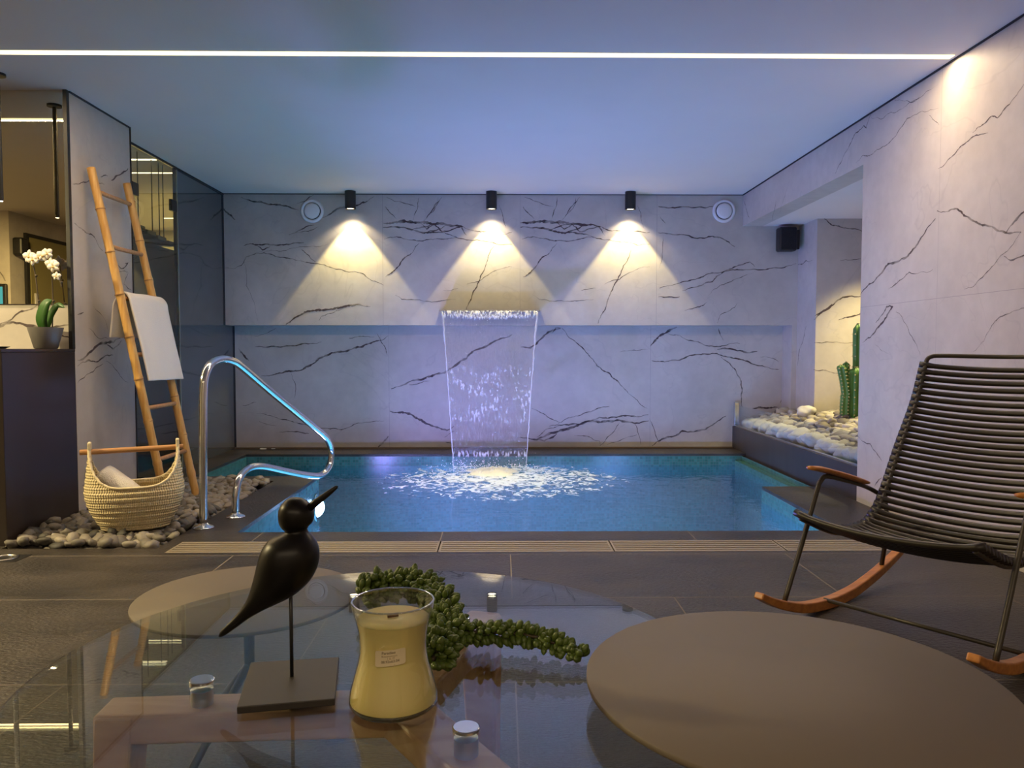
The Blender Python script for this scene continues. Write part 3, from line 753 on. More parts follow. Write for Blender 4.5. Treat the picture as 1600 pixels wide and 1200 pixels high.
# opaque dark glass wall panel on the left of the pool
GLASS_PANEL = simple('blue_grey_lacquered_glass', (0.075, 0.08, 0.085), 0.08, coat=0.5)
mb = MB(); mb.box(XG - 0.02, XG, 5.93, D2, 0.0, 2.285)
o = mb.build('glass_wall_panel', GLASS_PANEL)
tag(o, 'tall dark blue-grey lacquered glass panel along the left side of the pool', 'glass panel')
mb = MB(); mb.box(-6.6, XG - 0.02, 7.11, 7.2, -0.05, 0.6); mb.box(XG - 0.035, XG - 0.021, 5.93, D2, 0, H)
structure(mb.build('wall_left', DARK_TRIM))
# stair hall behind the glass door
HALLP = simple('olive_hall_paint', (0.42, 0.38, 0.24), 0.8)
mb = MB(); mb.box(-6.6, XG - 0.02, 9.0, 9.1, 0, H); mb.box(-6.6, -6.5, 4.30, 9.0, 0, H); mb.box(XG - 0.035, XG - 0.02, D2 + 0.12, 9.0, 0, H)
structure(mb.build('wall_hall', HALLP), 'olive wall of the stair hall behind the glass door')
# annex and lounge walls behind the camera (seen in the mirror and in reflections)
mb = MB(); mb.box(-6.5, -4.9, 0.5, 0.6, 0, H); mb.box(-5.0, -4.9, -3, 0.5, 0, H)
add_veins(mb, [(0.02, [(-5.8, 2.0), (-5.5, 1.7), (-5.2, 1.9), (-4.95, 1.6)]), (0.015, [(-5.9, 1.4), (-5.4, 1.5), (-5.0, 1.2)])], lambda x, z: Vector((x, 0.6, z)), Vector((0, 1, 0)))
structure(mb.build('wall_annex', WM), 'warm lit marble wall across the bath annex')
mb = MB(); mb.box(-5.0, 2.32, -3.1, -3.0, 0, H)
structure(mb.build('wall_front', MARBLE), 'wall behind the lounge')
mb = MB(); mb.box(-6.6, -6.5, 0.5, 4.3, 0, H)
structure(mb.build('wall_annex_side', MARBLE))
# ceiling
mb = MB(); mb.box(-6.6, 2.32, -3.1, 9.1, H, H + 0.08)
structure(mb.build('ceiling', PAINT), 'smooth white ceiling')
# thin dark shadow gaps where walls meet the ceiling
for k, (x0, x1, y0, y1, z0, z1) in enumerate(((XR - .008, XR, -3, D1, H - .007, H), (XG, XR, D1 - .006, D1, H - .006, H), (XP, XP + .008, 4.185, 4.857, H - .008, H),
        (XG, XG + .012, 4.857, D1, H - .012, H), (XP, XP + .006, 4.851, 4.861, 0.0, H), (XG, XG + .008, D1 - .008, D1, 1.134, H), (XG, XG + .008, D2 - .008, D2, 0, 1.134))):
    mb = MB(); mb.box(x0, x1, y0, y1, z0, z1)
    structure(mb.build('trim_%d' % (k + 1), DARK_TRIM))
# small golden skirting profile at the back coping
mb = MB(); mb.box(XG, XR, D2 - 0.02, D2, 0, 0.012)
structure(mb.build('baseboard_back', simple('bronze_profile', (0.20, 0.14, 0.09), 0.4, metal=0.3)))
# planter wall
mb = MB(); mb.box(XR, XR + 0.05, 4.59, D2, -0.05, 0.205)
structure(mb.build('wall_planter', simple('dark_stained_planter_wall', (0.05, 0.042, 0.045), 0.4, var=0.35, bscale=4, stretch=(1, 3, 0.6))), 'low dark planter wall beside the pool')
mb = MB(); mb.box(XR + 0.05, 4.5, 4.59, D2, -0.05, 0.10)
structure(mb.build('floor_planter', SLATE))

# ------------------------------------------------------------ lights as objects
LED = emission('warm_led', (1.0, 0.86, 0.52), 1.9)
LED_HALL = emission('warm_led_hall', (1.0, 0.88, 0.60), 5.0)
LENS = emission('warm_lens', (1.0, 0.86, 0.62), 9.0)
o = MB().box(-6.4, XR - 0.03, 3.628, 3.672, H - 0.003, H + 0.001).build('led_light_line', LED)
tag(o, 'long thin warm white light line running across the whole ceiling', 'ceiling light')
o = MB().box(-2.7, 1.9, -1.615, -1.585, H - 0.003, H + 0.001).build('led_light_line', emission('warm_led_lounge', (1.0, 0.80, 0.54), 12.0))
tag(o, 'warm white light line on the ceiling behind the seating', 'ceiling light')
r = empty('fill_globe', (0.3, -2.0, H), label='added glowing globe behind the camera, warming the ceiling', cat_='lamp')  # unseen globe, added as warm fill for the ceiling
m = MB(); m.tube([(0, 0, 0), (0, 0, -0.46)], 0.005, 8); m.lathe([(0, 0), (0.05, 0), (0.05, -0.02), (0, -0.02)], n=24); m.build('cord', BLACK, r)
m = MB(); m.lathe([(0, -0.70)] + [(0.12 * math.sin(math.pi * k / 16), -0.58 - 0.12 * math.cos(math.pi * k / 16)) for k in range(1, 16)] + [(0, -0.46)], n=32); m.build('globe', emission('fill_globe_glow', (1.0, 0.80, 0.56), 4.0), r, smooth=True)
for x0, x1, y, w in ((-5.4, -2.51, 5.665, .03), (-5.4, -2.51, 6.09, .018), (-3.55, -3.42, 8.17, .02)):
    o = MB().box(x0, x1, y - w / 2, y + w / 2, H - .003, H + .001).build('led_light_line', LED_HALL)
    tag(o, {5.665: 'short light line on the hall ceiling, nearest behind the glass door', 6.09: 'second light line on the hall ceiling, seen through glass door', 8.17: 'tiny farthest light line deep in the stair hall'}[y], 'ceiling light', 'light lines in the stair hall')

def wall_lamp(x, label):
    r = empty('ceiling_spot_lamp', (x, 6.765, H), label=label, cat_='lamp', group='three black ceiling spots')
    m = MB(); m.lathe([(0, 0), (0.047, 0), (0.047, -0.155), (0.040, -0.155), (0.038, -0.142), (0, -0.142)], n=36); m.build('housing', BLACK, r, auto=40)
    m = MB(); m.lathe([(0, -0.1425), (0.037, -0.1425), (0.037, -0.146), (0, -0.146)], n=28); m.build('lens', LENS, r)
    l = lamp('spot_light', 'SPOT', (x, 6.765, H - 0.158), 62, (1.0, 0.82, 0.33), (0, 0, 0), spot_size=R(76), spot_blend=0.10, shadow_soft_size=0.02)
    l = lamp('spot_halo', 'SPOT', (x, 6.765, H - 0.158), 9, (1.0, 0.82, 0.50), (0, 0, 0), spot_size=R(120), spot_blend=0.35, shadow_soft_size=0.03)
wall_lamp(-1.322, 'black cylinder ceiling spot on the left, nearest the left air vent')
wall_lamp(-0.094, 'black cylinder ceiling spot in the middle, above the waterfall')
wall_lamp(1.120, 'black cylinder ceiling spot on the right, nearest the right air vent')

for x, z, lab in ((-1.681, 2.140, 'round white air vent on the back wall, left of the lamps'), (1.974, 2.148, 'round white air vent on the back wall, near the speaker')):
    r = empty('air_vent', (x, D1, z), label=lab, cat_='vent', group='round wall vents')
    M = Matrix.Rotation(R(90), 4, 'X')
    m = MB(); m.lathe([(0.074, 0), (0.103, 0), (0.103, 0.008), (0.092, 0.020), (0.078, 0.016), (0.074, 0.002)], n=48, M=M); m.build('rim', WHITE, r, smooth=True)
    m = MB(); m.lathe([(0, 0.028), (0.05, 0.027), (0.066, 0.022), (0.070, 0.014), (0.066, 0.008), (0, 0.008)], n=48, M=M); m.build('valve_disc', WHITE, r, smooth=True)
    m = MB(); m.lathe([(0, 0.001), (0.076, 0.001), (0.076, 0.004), (0, 0.004)], n=48, M=M); m.build('dark_gap', BLACK, r)

# pool lamp fixtures
POOLGLOW = emission('pool_lamp_glow', (0.45, 0.6, 1.0), 40.0)
for i, (p, ax) in enumerate(POOL_LAMPS):
    r = empty('underwater_lamp', p, R(-90) if ax == 'x' else 0, label=['round underwater lamp in the left pool wall glowing blue-white', 'round underwater lamp in the near pool wall, left', 'round underwater lamp in the near pool wall, middle', 'round underwater lamp in the near pool wall, right corner'][i], cat_='pool lamp', group='underwater pool lamps')
    M = Matrix.Rotation(R(-90), 4, 'X')
    m = MB(); m.lathe([(0.07, 0), (0.10, 0), (0.10, 0.012), (0.075, 0.02), (0.07, 0.0)], n=32, M=M); m.build('bezel', CHROME, r, smooth=True)
    m = MB(); m.lathe([(0, 0.060), (0.025, 0.056), (0.05, 0.042), (0.066, 0.022), (0.07, 0.002), (0, 0.002)], n=32, M=M); m.build('lens', POOLGLOW, r, smooth=True)

# speaker
r = empty('wall_speaker', (2.52, D1, 1.885), label='small black box loudspeaker mounted high on the back wall corner', cat_='speaker')
m = MB(); m.box(-0.095, 0.06, -0.15, -0.04, -0.105, 0.105); m.build('cabinet', BLACK, r, bevel=0.018, seg=4)
m = MB(); m.box(-0.083, 0.048, -0.158, -0.149, -0.093, 0.093); m.build('grille', simple('speaker_mesh', (0.006, 0.006, 0.007), 0.8, bump=0.6, bscale=300), r, bevel=0.006)
m = MB(); m.box(-0.03, 0.02, -0.05, 0, -0.03, 0.03); m.box(0.058, 0.10, -0.10, -0.05, -0.085, 0.085); m.build('bracket', BLACK, r, bevel=0.006)

# ------------------------------------------------------------ waterfall
SPX0, SPX1 = -0.541, 0.330
r = empty('waterfall_spout', ((SPX0 + SPX1) / 2, D1, 1.257), label='thin steel waterfall spout blade on the back wall', cat_='spout')
ox = (SPX0 + SPX1) / 2; hw = (SPX1 - SPX0) / 2
m = MB(); m.box(-hw, hw, -0.28, 0, -0.004, 0.003); m.box(-hw, hw, -0.283, -0.28, -0.009, 0.003); m.build('blade', STEEL, r)
CLEAR = thin_glass('clear_acrylic', (0.93, 0.95, 0.97), 1.4)
for s in (-1, 1):
    m = MB(); m.add([(s * hw, -0.28, -0.006), (s * hw, 0, -0.006), (s * (hw + 0.05), -0.0, -0.117), (s * (hw + .001), -0.28, -0.012)], [(0, 1, 2, 3)])
    m.build('side_cheek', CLEAR, r)
r = empty('water_curtain', (ox, 6.6, -0.105), label='clear falling sheet of water between spout and pool', cat_='waterfall')
CUR = curtain_mat()
vs = []; NX, NZ = 60, 90
for j in range(NZ + 1):
    t = j / NZ
    z = 1.250 - t * 1.355
    for i in range(NX + 1):
        s = i / NX * 2 - 1
        half = 0.405 - 0.105 * t ** 0.8
        x = s * half + 0.004 * noise.noise(Vector((s * 6, z * 5, 0)))
        y = 6.597 - 0.18 * math.sqrt(max(0, t)) + 0.006 * noise.noise(Vector((s * 12, z * 1.5, 3)))
        vs.append((ox + x, y, z))
o = mesh_obj('water_sheet', vs, [(j * (NX + 1) + i, j * (NX + 1) + i + 1, (j + 1) * (NX + 1) + i + 1, (j + 1) * (NX + 1) + i) for j in range(NZ) for i in range(NX)], CUR, smooth=True)
o.parent = r; o.matrix_parent_inverse = Matrix.Translation((-ox, -6.6, 0.105))
WET = simple('water_bead', (0.80, 0.83, 0.88), 0.12, spec=0.8)
BEAD = bpy.data.materials.new('edge_stream'); BEAD.use_nodes = True
_N = BEAD.node_tree.nodes; _L = BEAD.node_tree.links; _t = _N.new('ShaderNodeBsdfTransparent'); _m = _N.new('ShaderNodeMixShader'); _m.inputs[0].default_value = 0.45
_N['Principled BSDF'].inputs['Base Color'].default_value = (0.9, 0.92, 0.95, 1); _N['Principled BSDF'].inputs['Roughness'].default_value = 0.15
_L.new(_t.outputs[0], _m.inputs[1]); _L.new(_N['Principled BSDF'].outputs[0], _m.inputs[2]); _L.new(_m.outputs[0], _N['Material Output'].inputs[0])
for s in (-1, 1):
    pts = []; rs = []
    for j in range(120):
        t = j / 119
        z = 1.235 - t * 1.34
        half = 0.408 - 0.105 * t ** 0.8
        pts.append((ox + s * half + 0.006 * noise.noise(Vector((s * 7, z * 14, 1))), 6.592 - 0.18 * math.sqrt(t), z))
        rs.append(0.0035 + 0.0055 * abs(noise.noise(Vector((s * 3, z * 22, 5)))) * (1.4 - t) + (0.004 if t < .2 else 0))
    m = MB(); m.tube(pts, rs, 8); o = m.build('edge_stream', BEAD, smooth=True); o.parent = r; o.matrix_parent_inverse = Matrix.Translation((-ox, -6.6, 0.105))
# splash mound and flying drops
FOAM = simple('white_foam', (0.92, 0.94, 0.96), 0.7, bump=0.6, bscale=60)
m = MB()
NR, NA = 16, 72
vs = [(ox + 0.02, 6.50, zw + 0.03)]
for i in range(1, NR + 1):
    for k in range(NA):
        a = 2 * math.pi * k / NA; q = i / NR
        rad = q * (1 + 0.35 * noise.noise(Vector((math.cos(a) * 2, math.sin(a) * 2, 1))) + 0.2 * noise.noise(Vector((math.cos(a) * 7, math.sin(a) * 7, 4))))
        x = ox + 0.02 + math.cos(a) * rad * 0.22; y = 6.43 + math.sin(a) * rad * (0.09 if math.sin(a) > 0 else 0.30)
        h = (1 - q) ** 0.7 * 0.05 * (0.6 + 0.8 * abs(noise.noise(Vector((x * 30, y * 30, 0))))) + 0.012 * noise.noise(Vector((x * 45, y * 45, 2)))
        vs.append((x, y, zw + max(-0.004, h - 0.006)))
fs = [(0, 1 + k, 1 + (k + 1) % NA) for k in range(NA)]
for i in range(NR - 1):
    for k in range(NA):
        k2 = (k + 1) % NA
        fs.append((1 + i * NA + k, 1 + (i + 1) * NA + k, 1 + (i + 1) * NA + k2, 1 + i * NA + k2))
o = mesh_obj('splash_foam', vs, fs, FOAM, smooth=True); o.parent = r; o.matrix_parent_inverse = Matrix.Translation((-ox, -6.6, 0.105))
m = MB()
def blob(mb, c, rr, sc3=(1, 1, 1), mi=0):
    t = (1 + 5 ** .5) / 2
    ico = [(-1, t, 0), (1, t, 0), (-1, -t, 0), (1, -t, 0), (0, -1, t), (0, 1, t), (0, -1, -t), (0, 1, -t), (t, 0, -1), (t, 0, 1), (-t, 0, -1), (-t, 0, 1)]
    fc = [(0, 11, 5), (0, 5, 1), (0, 1, 7), (0, 7, 10), (0, 10, 11), (1, 5, 9), (5, 11, 4), (11, 10, 2), (10, 7, 6), (7, 1, 8), (3, 9, 4), (3, 4, 2), (3, 2, 6), (3, 6, 8), (3, 8, 9), (4, 9, 5), (2, 4, 11), (6, 2, 10), (8, 6, 7), (9, 8, 1)]
    mb.add([Vector(c) + Vector((p[0] * sc3[0], p[1] * sc3[1], p[2] * sc3[2])) * (rr / 1.9) for p in ico], fc, mi)
for k in range(420):
    a = random.gauss(0, 1); x = ox + 0.02 + random.gauss(0, 0.22); y = 6.44 + random.uniform(-0.22, 0.12)
    z = zw + abs(random.gauss(0, 0.045))
    blob(m, (x, y, z), random.uniform(0.0015, 0.0045), (1, 1, random.uniform(1, 1.8)))
o = m.build('splash_drops', FOAM, smooth=True); o.parent = r; o.matrix_parent_inverse = Matrix.Translation((-ox, -6.6, 0.105)); o['kind'] = 'stuff'
# white blobs standing for lamp glints in the water under the blade lip
m = MB()
for k in range(230):
    s = random.gauss(0, 0.36) if k % 2 else random.uniform(-1, 1)
    if abs(s) > 0.97: continue
    z = random.uniform(1.178, 1.232) if abs(s) < 0.4 else random.uniform(1.185, 1.225)
    t = (1.250 - z) / 1.355
    blob(m, (ox + s * 0.40, 6.590 - 0.18 * math.sqrt(t), z), random.uniform(0.003, 0.006), (0.6, 0.6, random.uniform(1.6, 3.4)))
o = m.build('lip_glints', FOAM, smooth=True); o.parent = r; o.matrix_parent_inverse = Matrix.Translation((-ox, -6.6, 0.105)); o['kind'] = 'stuff'

def keep(o, root):
    """parent a part built in world coordinates"""
    o.parent = root
    o.matrix_parent_inverse = (Matrix.Translation(root.location) @ root.rotation_euler.to_matrix().to_4x4()).inverted()
    return o

# ------------------------------------------------------------ pool handrail
a = Vector((-1.538, 3.934, 0)); dr = Vector((0.284, 0.959, 0)).normalized()
prof = [(0, 0.008), (0.004, 0.25), (0.010, 0.50), (0.018, 0.70), (0.035, 0.785), (0.085, 0.845), (0.170, 0.866), (0.26, 0.855), (0.345, 0.820), (0.60, 0.680), (0.87, 0.537),
        (1.10, 0.415), (1.20, 0.362), (1.275, 0.312), (1.318, 0.250), (1.322, 0.185), (1.29, 0.125), (1.22, 0.092), (1.13, 0.090), (0.95, 0.128), (0.78, 0.172), (0.60, 0.222),
        (0.50, 0.245), (0.42, 0.252), (0.35, 0.238), (0.295, 0.195), (0.272, 0.13), (0.268, 0.06), (0.267, 0.008)]
r = empty('pool_handrail', a, label='bent polished steel handrail curving over the left edge of the pool', cat_='handrail')
pts = cat([a + dr * s + Vector((0, 0, z)) for s, z in prof], 6)
m = MB(); m.tube(pts, 0.0205, 20); keep(m.build('rail_tube', CHROME, smooth=True), r)
for s in (0, 0.267):
    m = MB(); m.lathe([(0.0, 0.0), (0.052, 0.0), (0.052, 0.004), (0.046, 0.010), (0.03, 0.016), (0.021, 0.026), (0.0, 0.026)], a + dr * s, 32); keep(m.build('base_flange', CHROME, smooth=True), r)

# ------------------------------------------------------------ channel drain
r = empty('channel_drain', (0.3, 3.547, 0), label='long slotted beige metal channel drain in the floor along the pool', cat_='drain')
DRAINM = simple('beige_drain_metal', (0.36, 0.30, 0.22), 0.42, metal=0.35)
m = MB(); m.box(-1.53, XR, 3.449, 3.645, -0.03, -0.018); keep(m.build('channel', BLACK), r)
joints = [-1.53, -0.955, -0.295, 0.51, 1.30, XR]
for x0, x1 in zip(joints, joints[1:]):
    m = MB()
    y = 3.449
    for k in range(6):
        wy = 0.0265 if k in (0, 5) else 0.024
        yy = 3.449 + k * 0.0341
        m.box(x0 + .003, x1 - .003, yy, yy + wy - 0.001, -0.012, 0.0005)
    m.box(x0 + .003, x0 + .012, 3.449, 3.645, -0.012, 0.0004); m.box(x1 - .012, x1 - .003, 3.449, 3.645, -0.012, 0.0004)
    keep(m.build('grate', DRAINM), r)
r = empty('floor_outlet', (-2.19, 3.365, 0), label='small round dark floor outlet by the dark counter', cat_='drain')
m = MB(); m.box(-0.085, 0.085, -0.06, 0.06, 0.0, 0.0015); m.build('plate', BLACK, r)
m = MB(); m.lathe([(0.04, 0.0015), (0.055, 0.0015), (0.055, 0.006), (0.04, 0.006), (0.04, 0.0015)], n=32); m.build('ring', STEEL, r, smooth=True)

# ------------------------------------------------------------ vanity counter, mirror, pendant, orchid
r = empty('vanity_counter', (-4.3, 3.88, 0), label='tall dark brown lacquered counter at the left edge', cat_='counter')
m = MB(); m.box(-4.2, XP, 3.575, 4.184, 0.0, 0.905); keep(m.build('body', BROWN_PANEL, bevel=0.003), r)
m = MB(); m.box(-4.2, XP + 0.002, 3.568, 4.184, 0.905, 0.921); keep(m.build('top', simple('dark_counter_top', (0.04, 0.03, 0.028), 0.18), bevel=0.002), r)
r = empty('wall_mirror', (-4.4, 4.18, 1.162), label='large frameless wall mirror above the dark counter', cat_='mirror')
MIRROR = simple('mirror_silver', (0.80, 0.72, 0.52), 0.0, metal=1.0)
m = MB(); m.box(-6.4, XP - 0.018, 4.175, 4.184, 1.162, H - 0.001); keep(m.build('glass', MIRROR), r)
m = MB(); m.box(XP - 0.018, XP + 0.002, 4.160, 4.186, 0.921, H); keep(m.build('edge_profile', BLACK), r)

r = empty('pendant_lamp', (-2.52, 3.93, H), label='thin black tube pendant lamp hanging in front of the mirror', cat_='lamp')
m = MB(); m.lathe([(0, 0), (0.038, 0), (0.038, -0.012), (0, -0.014)], n=28); m.build('ceiling_rose', BLACK, r, auto=40)
m = MB(); m.lathe([(0, -0.01), (0.011, -0.01), (0.0125, -0.62), (0.010, -0.63), (0, -0.628)], n=18); m.build('tube', BLACK, r, auto=40)
m = MB(); m.lathe([(0, -0.629), (0.009, -0.629), (0.009, -0.632), (0, -0.632)], n=16); m.build('lens', emission('pendant_lens', (1, .9, .7), 6), r)

GREYPOT = simple('grey_ceramic', (0.16, 0.15, 0.145), 0.4)
r = empty('potted_orchid', (-2.40, 4.075, 0.921), label='white orchid in a grey tapered pot on the dark counter', cat_='plant')
m = MB(); m.lathe([(0, 0), (0.050, 0), (0.056, 0.004), (0.083, 0.105), (0.084, 0.112), (0.079, 0.112), (0.072, 0.09), (0, 0.09)], n=40); m.build('pot', GREYPOT, r, auto=50)
m = MB(); m.lathe([(0, 0.098), (0.04, 0.098), (0.075, 0.09)], n=24); m.build('bark', simple('bark_mulch', (0.05, 0.03, 0.02), 0.9, bump=1, bscale=80), r)
LEAF = simple('orchid_leaf', (0.035, 0.11, 0.02), 0.35, var=0.3, bscale=15)
def leaf(path, width, thick=0.002):
    pts = cat(path, 6); n = len(pts); vs = []; fs = []
    for i, p in enumerate(pts):
        t = i / (n - 1); w = width * math.sin(math.pi * min(1, 0.08 + 0.92 * t) ** 0.8) ** 0.6
        d = (pts[min(n - 1, i + 1)] - pts[max(0, i - 1)]).normalized()
        side = d.cross(Vector((0, -1, 0.2))).normalized()
        nn = side.cross(d).normalized()
        vs += [p - side * w / 2 + nn * w * .18, p - nn * thick, p + side * w / 2 + nn * w * .18, p + nn * thick]
    for i in range(n - 1):
        for k in range(4): fs.append((4 * i + k, 4 * i + (k + 1) % 4, 4 * i + 4 + (k + 1) % 4, 4 * i + 4 + k))
    return vs, fs
for path, w in (([(0.0, -0.01, 0.10), (0.005, -0.03, 0.16), (0.03, -0.035, 0.23), (0.055, -0.03, 0.255)], 0.062), ([(0.01, 0.0, 0.10), (0.03, 0.0, 0.17), (0.075, -0.01, 0.225), (0.115, -0.02, 0.215)], 0.04)):
    vs, fs = leaf(path, w); m = MB(); m.add(vs, fs); m.build('leaf', LEAF, r, smooth=True)
STEM = simple('orchid_stem', (0.07, 0.05, 0.025), 0.5)
stems = [[(-0.015, -0.02, 0.10), (-0.022, -0.02, 0.25), (-0.033, -0.02, 0.38), (-0.045, -0.025, 0.46)], [(0.035, 0.0, 0.10), (0.042, 0, 0.25), (0.04, 0, 0.38), (0.035, -0.01, 0.44), (0.0, -0.02, 0.465)],
         [(0.035, 0.0, 0.40), (0.06, -0.02, 0.43), (0.09, -0.03, 0.40), (0.108, -0.04, 0.345), (0.112, -0.04, 0.32)]]
for s in stems:
    m = MB(); m.tube(cat(s, 5), 0.0035, 8)
    for q in s[1:-1]: blob(m, Vector(q) + Vector((0.004, 0, 0)), 0.008)
    m.build('stem', STEM, r, smooth=True)
PETAL = simple('white_petal', (0.86, 0.82, 0.74), 0.6, sss=0.1)
def flower(c, s, rot):
    m = MB()
    for k, (ang, L, w) in enumerate(((90, 1, .62), (162, 1.0, .95), (18, 1.0, .95), (235, .9, .6), (305, .9, .6))):
        A = R(ang + rot); vs = []; fs = []
        d = Vector((math.cos(A), 0, math.sin(A))); sd = Vector((-math.sin(A), 0, math.cos(A)))
        for i in range(6):
            t = i / 5; ww = w * math.sin(math.pi * (0.1 + 0.86 * t)) ** 0.7 * 0.5
            for q in (-1, 0, 1):
                vs.append(d * t * L * s + sd * q * ww * s + Vector((0, -0.25 * s * t * (1 - t) * 2 - (0.08 * s if q == 0 else 0) + 0.05 * s * abs(q), 0)))
        for i in range(5):
            for q in range(2): fs.append((3 * i + q, 3 * i + q + 1, 3 * i + q + 4, 3 * i + q + 3))
        M = Matrix.Translation(c)
        m.add([M @ v for v in vs], fs)
    o = m.build('flower', PETAL, r, smooth=True)
    md = o.modifiers.new('thick', 'SOLIDIFY'); md.thickness = 0.001
    m2 = MB(); blob(m2, Vector(c) + Vector((0, -0.008, -0.004)), s * 0.2); q = m2.build('lip', simple('orchid_lip', (0.6, 0.42, 0.12), 0.6), o, smooth=True)
for c, s, rot in (((-0.055, -0.03, 0.478), 0.036, 0), ((-0.033, -0.035, 0.462), 0.034, 25), ((-0.002, -0.035, 0.475), 0.030, 12), ((0.022, -0.04, 0.482), 0.034, -10), ((0.048, -0.045, 0.492), 0.030, 30), ((0.062, -0.04, 0.44), 0.034, 5), ((0.080, -0.05, 0.425), 0.034, 20), ((0.094, -0.05, 0.375), 0.024, 0)):
    flower(c, s, rot)
r = empty('small_dish', (-2.58, 3.95, 0.921), label='small flat dark dish on the counter at the left edge', cat_='dish')
m = MB(); m.lathe([(0, 0.0), (0.04, 0.0), (0.06, 0.010), (0.062, 0.012), (0.055, 0.010), (0.0, 0.004)], n=32); m.build('bowl', BLACK, r, smooth=True)

# things the mirror shows: door, speaker, small screen across the annex
r = empty('annex_door', (-4.9, 0.0, 0), label='olive door with dark frame, reflected in the mirror', cat_='door')
m = MB(); m.box(-4.90, -4.87, -0.75, 0.37, 0, 2.11); keep(m.build('frame', BLACK), r)
m = MB(); m.box(-4.88, -4.862, -0.70, 0.32, 0, 2.07); keep(m.build('leaf', simple('olive_door', (0.30, 0.26, 0.10), 0.5)), r)
m = MB(); m.box(-4.862, -4.855, 0.21, 0.27, 1.33, 1.50); keep(m.build('push_plate', WHITE), r)
r = empty('annex_speaker', (-4.9, 0.50, 1.95), label='small dark loudspeaker reflected in the mirror', cat_='speaker')
m = MB(); m.box(0, 0.1, -0.06, 0.06, -0.09, 0.09); m.build('cabinet', BLACK, r, bevel=0.02)
r = empty('wall_screen', (-5.12, 0.6, 1.45), label='small dark framed screen glowing cyan, reflected in the mirror', cat_='screen')
m = MB(); m.box(-0.24, 0.20, 0, 0.03, -0.18, 0.12); m.build('frame', BLACK, r, bevel=0.015)
m = MB(); m.box(-0.20, 0.16, 0.03, 0.032, -0.15, 0.09); m.build('panel', emission('cyan_screen', (0.10, 0.50, 0.62), 1.0), r)
m = MB(); m.box(0.03, 0.09, 0.03, 0.06, -0.15, 0.14); m.build('white_bar', WHITE, r)

# ------------------------------------------------------------ glass door and suspended stair behind it
r = empty('glass_door', (XG, 5.39, 0), label='clear glass door between the pillar and the dark glass panel', cat_='glass door')
m = MB(); m.box(XG - 0.01, XG, 4.86, 5.925, 0.0, 2.28); keep(m.build('pane', thin_glass('door_glass', (0.80, 0.80, 0.70), 1.5)), r)
for y in (5.25, 5.86):
    m = MB(); m.box(XG - 0.018, XG + 0.006, y - 0.045, y + 0.045, 1.955, 2.04); keep(m.build('hinge', BLACK, bevel=0.003), r)
m = MB(); m.box(XG - 0.009, XG + 0.001, 5.925, 5.929, 0.0, 2.28); keep(m.build('edge_seal', simple('pale_glass_edge', (0.55, 0.6, 0.5), 0.2)), r)
r = empty('suspended_stair', (-2.9, 5.6, 0), label='dark suspended stair with thin hanging rods behind the glass door', cat_='stairs')
SHADEM = simple('hall_shade_dark', (0.03, 0.028, 0.025), 0.6)
TREAD = simple('tread_dark', (0.06, 0.05, 0.045), 0.5)
for i, (y0, y1, z) in enumerate(((5.18, 5.32, 1.80), (5.36, 5.50, 1.785), (5.53, 5.67, 1.77), (5.70, 5.84, 1.755), (5.87, 6.01, 1.74))):
    m = MB(); m.box(-3.3, -2.52, y0, y1, z - 0.03, z); keep(m.build('tread', TREAD, bevel=0.003), r)
for y in (5.32, 5.44, 5.655, 5.77, 5.84):
    m = MB(); m.tube([(-2.54, y, H), (-2.54, y, 1.72)], 0.004, 8); keep(m.build('rod', BLACK, smooth=True), r)
m = MB(); m.box(-2.66, -2.60, 4.87, 7.2, 0.0, 1.70); keep(m.build('shade_panel', SHADEM), r)  # dark sheet standing for the unlit hall below the treads

# ------------------------------------------------------------ bamboo ladder with towel
r = empty('bamboo_ladder', (-1.9, 4.5, 0), label='bamboo ladder leaning against the left marble pillar', cat_='ladder')
LT = Vector((-2.262, 0, 1.915)); LB = Vector((-1.878, 0, 0.01))
def lad(y, z):
    t = (z - LB.z) / (LT.z - LB.z); return Vector((LB.x + (LT.x - LB.x) * t, y, z))
for y, ph in ((4.305, 0.12), (4.708, 0.0)):
    m = MB(); pts = []; rs = []
    zs = []; z = 0.01
    nodes = []
    zz = 0.16 + ph
    while zz < 1.9: nodes.append(zz); zz += 0.235
    k = 0
    N_ = 120
    for i in range(N_ + 1):
        z = 0.01 + (1.905) * i / N_
        rr = 0.0225
        d = min(abs(z - q) for q in nodes)
        if d < 0.009: rr += 0.0028
        pts.append(lad(y, z) + Vector((0, 0.004 * math.sin(z * 3 + y), 0))); rs.append(rr)
    m.tube(pts, rs, 16); b_ = m.build('rail', BAMBOO, smooth=True); keep(b_, r)
    for q in nodes:
        m = MB(); m.tube([lad(y, q - 0.0025), lad(y, q + 0.0025)], 0.0257, 16)
        n_ = m.build('bamboo_node', BAMBOO_NODE); keep(n_, b_); n_.matrix_parent_inverse = Matrix.Identity(4)
for z in (1.79, 1.49, 1.205, 0.89, 0.59, 0.30):
    m = MB(); m.tube([lad(4.29, z), lad(4.42, z) + Vector((0, 0, -.002)), lad(4.72, z)], 0.0125, 12); keep(m.build('rung', DOWEL, smooth=True), r)

